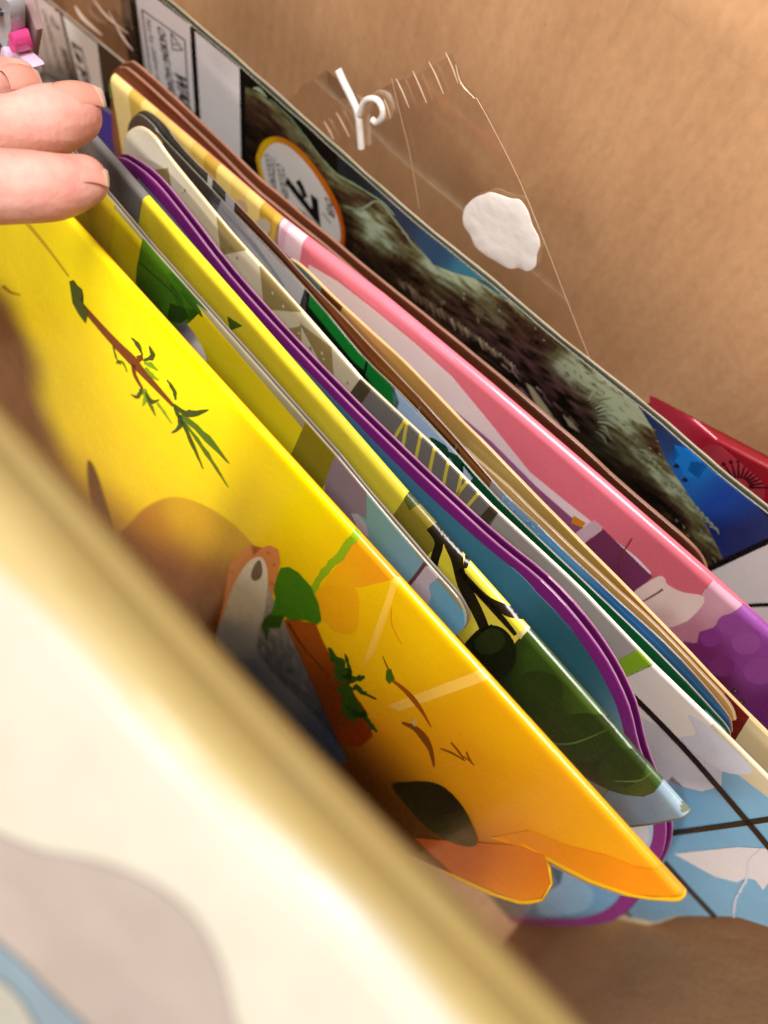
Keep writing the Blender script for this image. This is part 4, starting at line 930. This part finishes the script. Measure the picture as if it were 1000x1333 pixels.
# ------------------------------------------------------------------ white padded book in the foreground
W = Sheet((0, 612), (720, 1388), 0.085, tilt=41, rim=0.006)
wb = book('padded_book', 'blurred white padded book with tan border, nearest of all at the lower left', W)
w0 = W.q(-260, 280)[0]; w1 = W.q(1000, 1620)[0]
wt = 0.006
# the cover bulges: a soft curved sheet swept along the edge, then rolled over at the top
def wprof(e):
    """e = distance down the cover from the rolled edge"""
    r = 0.006
    if e < 0:
        a = min(-e / r, R_(138)); k = max(0.0, -e - r * R_(138))         # rolls over; straight drop to the floor added to keep light off the yellow cover
        return (r - r * math.sin(a) - k * math.cos(a), -r * (1 - math.cos(a)) - k * math.sin(a))
    return (r + e, -0.10 * e * e / 0.1 * 0.6)
es = [-0.36, -0.30, -0.22, -0.16, -0.11, -0.07, -0.04, -0.024, -0.018, -0.0135, -0.0114, -0.0094, -0.0078, -0.0064, -0.005, -0.0037, -0.0025, -0.0012, 0] + [0.006 * k for k in range(1, 30)]
wsheet = bmesh.new(); wl = wsheet.loops.layers.float_color.new('print')
TANW, CREAM = lin((166, 144, 88)), lin((178, 170, 154))
def wcol(a, e):
    t_ = max(0, min(1, (a - WA0) / (WA1 - WA0))); f = sm(-0.0026 - 0.0042 * t_, 0.0004 - 0.0042 * t_, e + 0.0006 * math.sin(a * 60) + noise.noise((a * 40, 3, 1)) * 0.0025); return mixc(TANW, CREAM, f)
WA0, WA1 = W.q(60, 640)[0], W.q(520, 1140)[0]
NS = 60
grid = []
for i in range(NS + 1):
    a = w0 + (w1 - w0) * i / NS; row = []
    for e in es:
        t, b = wprof(e); row.append(wsheet.verts.new(W.pos(a, t, b + noise.noise((a * 14, e * 14, 0)) * 0.0015)))
    grid.append(row)
for i in range(NS):
    for j in range(len(es) - 1):
        f = wsheet.faces.new([grid[i][j], grid[i + 1][j], grid[i + 1][j + 1], grid[i][j + 1]])
        for lp, (ii, jj) in zip(f.loops, ((i, j), (i + 1, j), (i + 1, j + 1), (i, j + 1))): lp[wl] = (*wcol(w0 + (w1 - w0) * ii / NS, es[jj]), 1)
r = bmesh.ops.extrude_face_region(wsheet, geom=wsheet.faces[:])
bmesh.ops.translate(wsheet, verts=[e for e in r['geom'] if isinstance(e, bmesh.types.BMVert)], vec=W.n * -0.004)
from_bm('cover', wsheet, ink('padded_white', 0.5, 0.1), wb, True)
# printed shapes on it
def wput(pts, col, lay, name):
    P = spline(pts, True, 4); b = bmesh.new(); Q = W.qs(P)
    f = b.faces.new([b.verts.new((a, t, 0)) for a, t in Q]); bmesh.ops.triangulate(b, faces=b.faces[:])
    for k in range(1, 50): 
        for co, no in (((w0 + k * 0.008, 0, 0), (1, 0, 0)), ((0, -0.02 + k * 0.006, 0), (0, 1, 0))):
            bmesh.ops.bisect_plane(b, geom=b.verts[:] + b.edges[:] + b.faces[:], plane_co=co, plane_no=no)
    for v in b.verts:
        a, t = v.co.x, v.co.y; tt, bk = wprof(t - 0.006)
        v.co = W.pos(a, tt, bk + noise.noise((a * 14, (t - 0.006) * 14, 0)) * 0.0015 + 0.00025 * lay)
    return from_bm(name, b, solid(name + '_print', col, 0.5, 0.1), wb, True)
wput([(322, 922), (345, 925), (385, 965), (425, 1020), (445, 1060), (400, 1060), (350, 1000)], (176, 162, 144), 1, 'pale_lobe')
wput([(-60, 1100), (60, 1105), (160, 1125), (240, 1170), (285, 1240), (305, 1330), (310, 1420), (-60, 1420)], (152, 138, 128), 1, 'beige_patch')
wput([(-60, 1210), (10, 1240), (70, 1300), (130, 1360), (150, 1420), (-60, 1420)], (112, 128, 136), 2, 'blue_strip')
wput([(-60, 1270), (0, 1280), (40, 1330), (60, 1420), (-60, 1420)], (156, 152, 138), 3, 'cream_corner')

# ------------------------------------------------------------------ hand
def skin():
    m, t, N, L, p = nt('skin')
    tc = N.new('ShaderNodeTexCoord')
    a = N.new('ShaderNodeTexNoise'); a.inputs['Scale'].default_value = 70; a.inputs['Detail'].default_value = 6; L.new(tc.outputs['Object'], a.inputs['Vector'])
    r = N.new('ShaderNodeValToRGB'); e = r.color_ramp.elements
    e[0].position = 0.3; e[0].color = (*lin((222, 146, 134)), 1); e[1].position = 0.7; e[1].color = (*lin((240, 190, 176)), 1)
    L.new(a.outputs[0], r.inputs[0]); L.new(r.outputs[0], p.inputs['Base Color'])
    p.inputs['Roughness'].default_value = 0.42; p.inputs['Subsurface Weight'].default_value = 0.25
    p.inputs['Subsurface Radius'].default_value = (1, 0.35, 0.2); p.inputs['Subsurface Scale'].default_value = 0.003
    w_ = N.new('ShaderNodeTexWave'); w_.inputs['Scale'].default_value = 420; w_.inputs['Distortion'].default_value = 6; L.new(tc.outputs['Object'], w_.inputs['Vector'])
    v = N.new('ShaderNodeTexNoise'); v.inputs['Scale'].default_value = 700; L.new(tc.outputs['Object'], v.inputs['Vector'])
    ad = N.new('ShaderNodeMath'); ad.operation = 'ADD'; L.new(v.outputs[0], ad.inputs[0]); L.new(v.outputs[0], ad.inputs[1])
    b = N.new('ShaderNodeBump'); b.inputs['Strength'].default_value = 0.2; b.inputs['Distance'].default_value = 0.0004
    L.new(ad.outputs[0], b.inputs['Height']); L.new(b.outputs[0], p.inputs['Normal'])
    return m
SKIN = skin()
hand = empty('person', 'hand with short bare nails reaching in from the left to part the books', 'person', at_depth(-300, 150, 0.125))
hb = bmesh.new()
def ball_chain(pts, seg=14, sub=5):
    """smooth tapering limb through (point, radius) with a round end"""
    P = spline([(*p, r) for p, r in pts], False, sub)
    end = Vector(P[-1][:3]); d = (end - Vector(P[-2][:3])).normalized(); r0 = P[-1][3]
    P += [(*(end + d * r0 * math.sin(a)), r0 * math.cos(a)) for a in (0.35, 0.7, 1.0, 1.25, 1.45)]
    tube(hb, [Vector(p[:3]) for p in P], [p[3] for p in P], seg)
def fp(px, py, D): return at_depth(px, py, D)
fB = [(fp(-330, 110, .118), .0100), (fp(-180, 128, .136), .0092), (fp(-60, 158, .147), .0074), (fp(10, 165, .152), .0074), (fp(62, 158, .1545), .0086), (fp(94, 148, .156), .0076)]
fC = [(fp(-330, 250, .112), .0100), (fp(-180, 252, .132), .0092), (fp(-60, 244, .145), .0086), (fp(20, 243, .149), .0084), (fp(72, 243, .151), .0078), (fp(108, 235, .152), .0062)]
fA = [(fp(-330, -20, .124), .0096), (fp(-200, 10, .143), .0088), (fp(-90, 70, .157), .0076), (fp(-20, 102, .163), .0066), (fp(24, 104, .166), .0056)]
fE = [(fp(-360, -160, .128), .0090), (fp(-260, -120, .142), .0080), (fp(-190, -60, .150), .0070), (fp(-150, -10, .153), .0062)]
fT = [(fp(-520, 360, .098), .0125), (fp(-400, 420, .108), .0115), (fp(-280, 440, .120), .0104), (fp(-180, 420, .128), .0088)]
for f in (fA, fB, fC, fE, fT): ball_chain(f)
wrist = fp(-900, 150, .085)
for f in (fA, fB, fC, fE):
    k = Vector(f[0][0]); ball_chain([(wrist, .020), (wrist.lerp(k, .5), .0155), (k.lerp(wrist, -.02), .0118)])
ball_chain([(wrist, .020), (wrist.lerp(Vector(fT[0][0]), .5), .017), (Vector(fT[0][0]), .0128)])
ball_chain([(wrist + (wrist - Vector(fB[0][0])) * 1.0, .024), (wrist, .0225)])
bmesh.ops.recalc_face_normals(hb, faces=hb.faces)
bmesh.ops.translate(hb, verts=hb.verts, vec=-Vector(hand.location))
hm = bpy.data.meshes.new('hand_raw'); hb.to_mesh(hm); hb.free()
ho = bpy.data.objects.new('hand_raw', hm); COL.objects.link(ho)
rm = ho.modifiers.new('remesh', 'REMESH'); rm.mode = 'VOXEL'; rm.voxel_size = 0.0008
sm_ = ho.modifiers.new('smooth', 'SMOOTH'); sm_.factor = 0.5; sm_.iterations = 6
dg = bpy.context.evaluated_depsgraph_get()
hmesh = bpy.data.meshes.new_from_object(ho.evaluated_get(dg)); hmesh.name = 'hand'
bpy.data.objects.remove(ho)
hmesh.polygons.foreach_set('use_smooth', [True] * len(hmesh.polygons))
hmesh.materials.clear(); link('hand', hmesh, SKIN, hand)
NAIL = solid('nail', (230, 160, 144), 0.28, 0.4, 0.08); TIPM = solid('nail_tip', (232, 208, 186), 0.35, 0.3, 0.08)
def nail(base, tip, width, lift, out):
    """curved plate from base to tip (points), bowed across its width"""
    base, tip = Vector(base), Vector(tip); d = (tip - base); L = d.length; d.normalize()
    up = Vector(out).normalized(); up = (up - d * up.dot(d)).normalized(); side = d.cross(up)
    for nm, f0, f1, mat in (('nail', 0, 0.80, NAIL), ('nail_tip', 0.803, 1.0, TIPM)):
        b = bmesh.new(); g = []
        for i in range(9):
            f = f0 + (f1 - f0) * i / 8; row = []
            wd = width * (1 - 0.25 * max(0, 0.25 - f) / 0.25) * (1 - 0.75 * max(0, f - 0.8) ** 2 / 0.04 * 0.6)
            for j in range(-5, 6):
                x = j / 5; row.append(b.verts.new(base + d * (L * f) + side * (wd * x) + up * (lift - width * 0.55 * x * x + L * 0.10 * math.sin(f * 3.14))))
            g.append(row)
        for i in range(8):
            for j in range(10): b.faces.new([g[i][j], g[i + 1][j], g[i + 1][j + 1], g[i][j + 1]])
        r = bmesh.ops.extrude_face_region(b, geom=b.faces[:])
        bmesh.ops.translate(b, verts=[e for e in r['geom'] if isinstance(e, bmesh.types.BMVert)], vec=up * -0.0004)
        from_bm(nm, b, mat, hand, True)
upv = Vector((-0.1, 0.75, 0.65))
nail(fp(62, 118, .147), fp(131, 116, .1535), .0050, .0003, upv)
nail(fp(86, 213, .1455), fp(139, 222, .1505), .0046, .0002, upv)
nail(fp(4, 92, .158), fp(48, 92, .1635), .0050, .0002, upv)
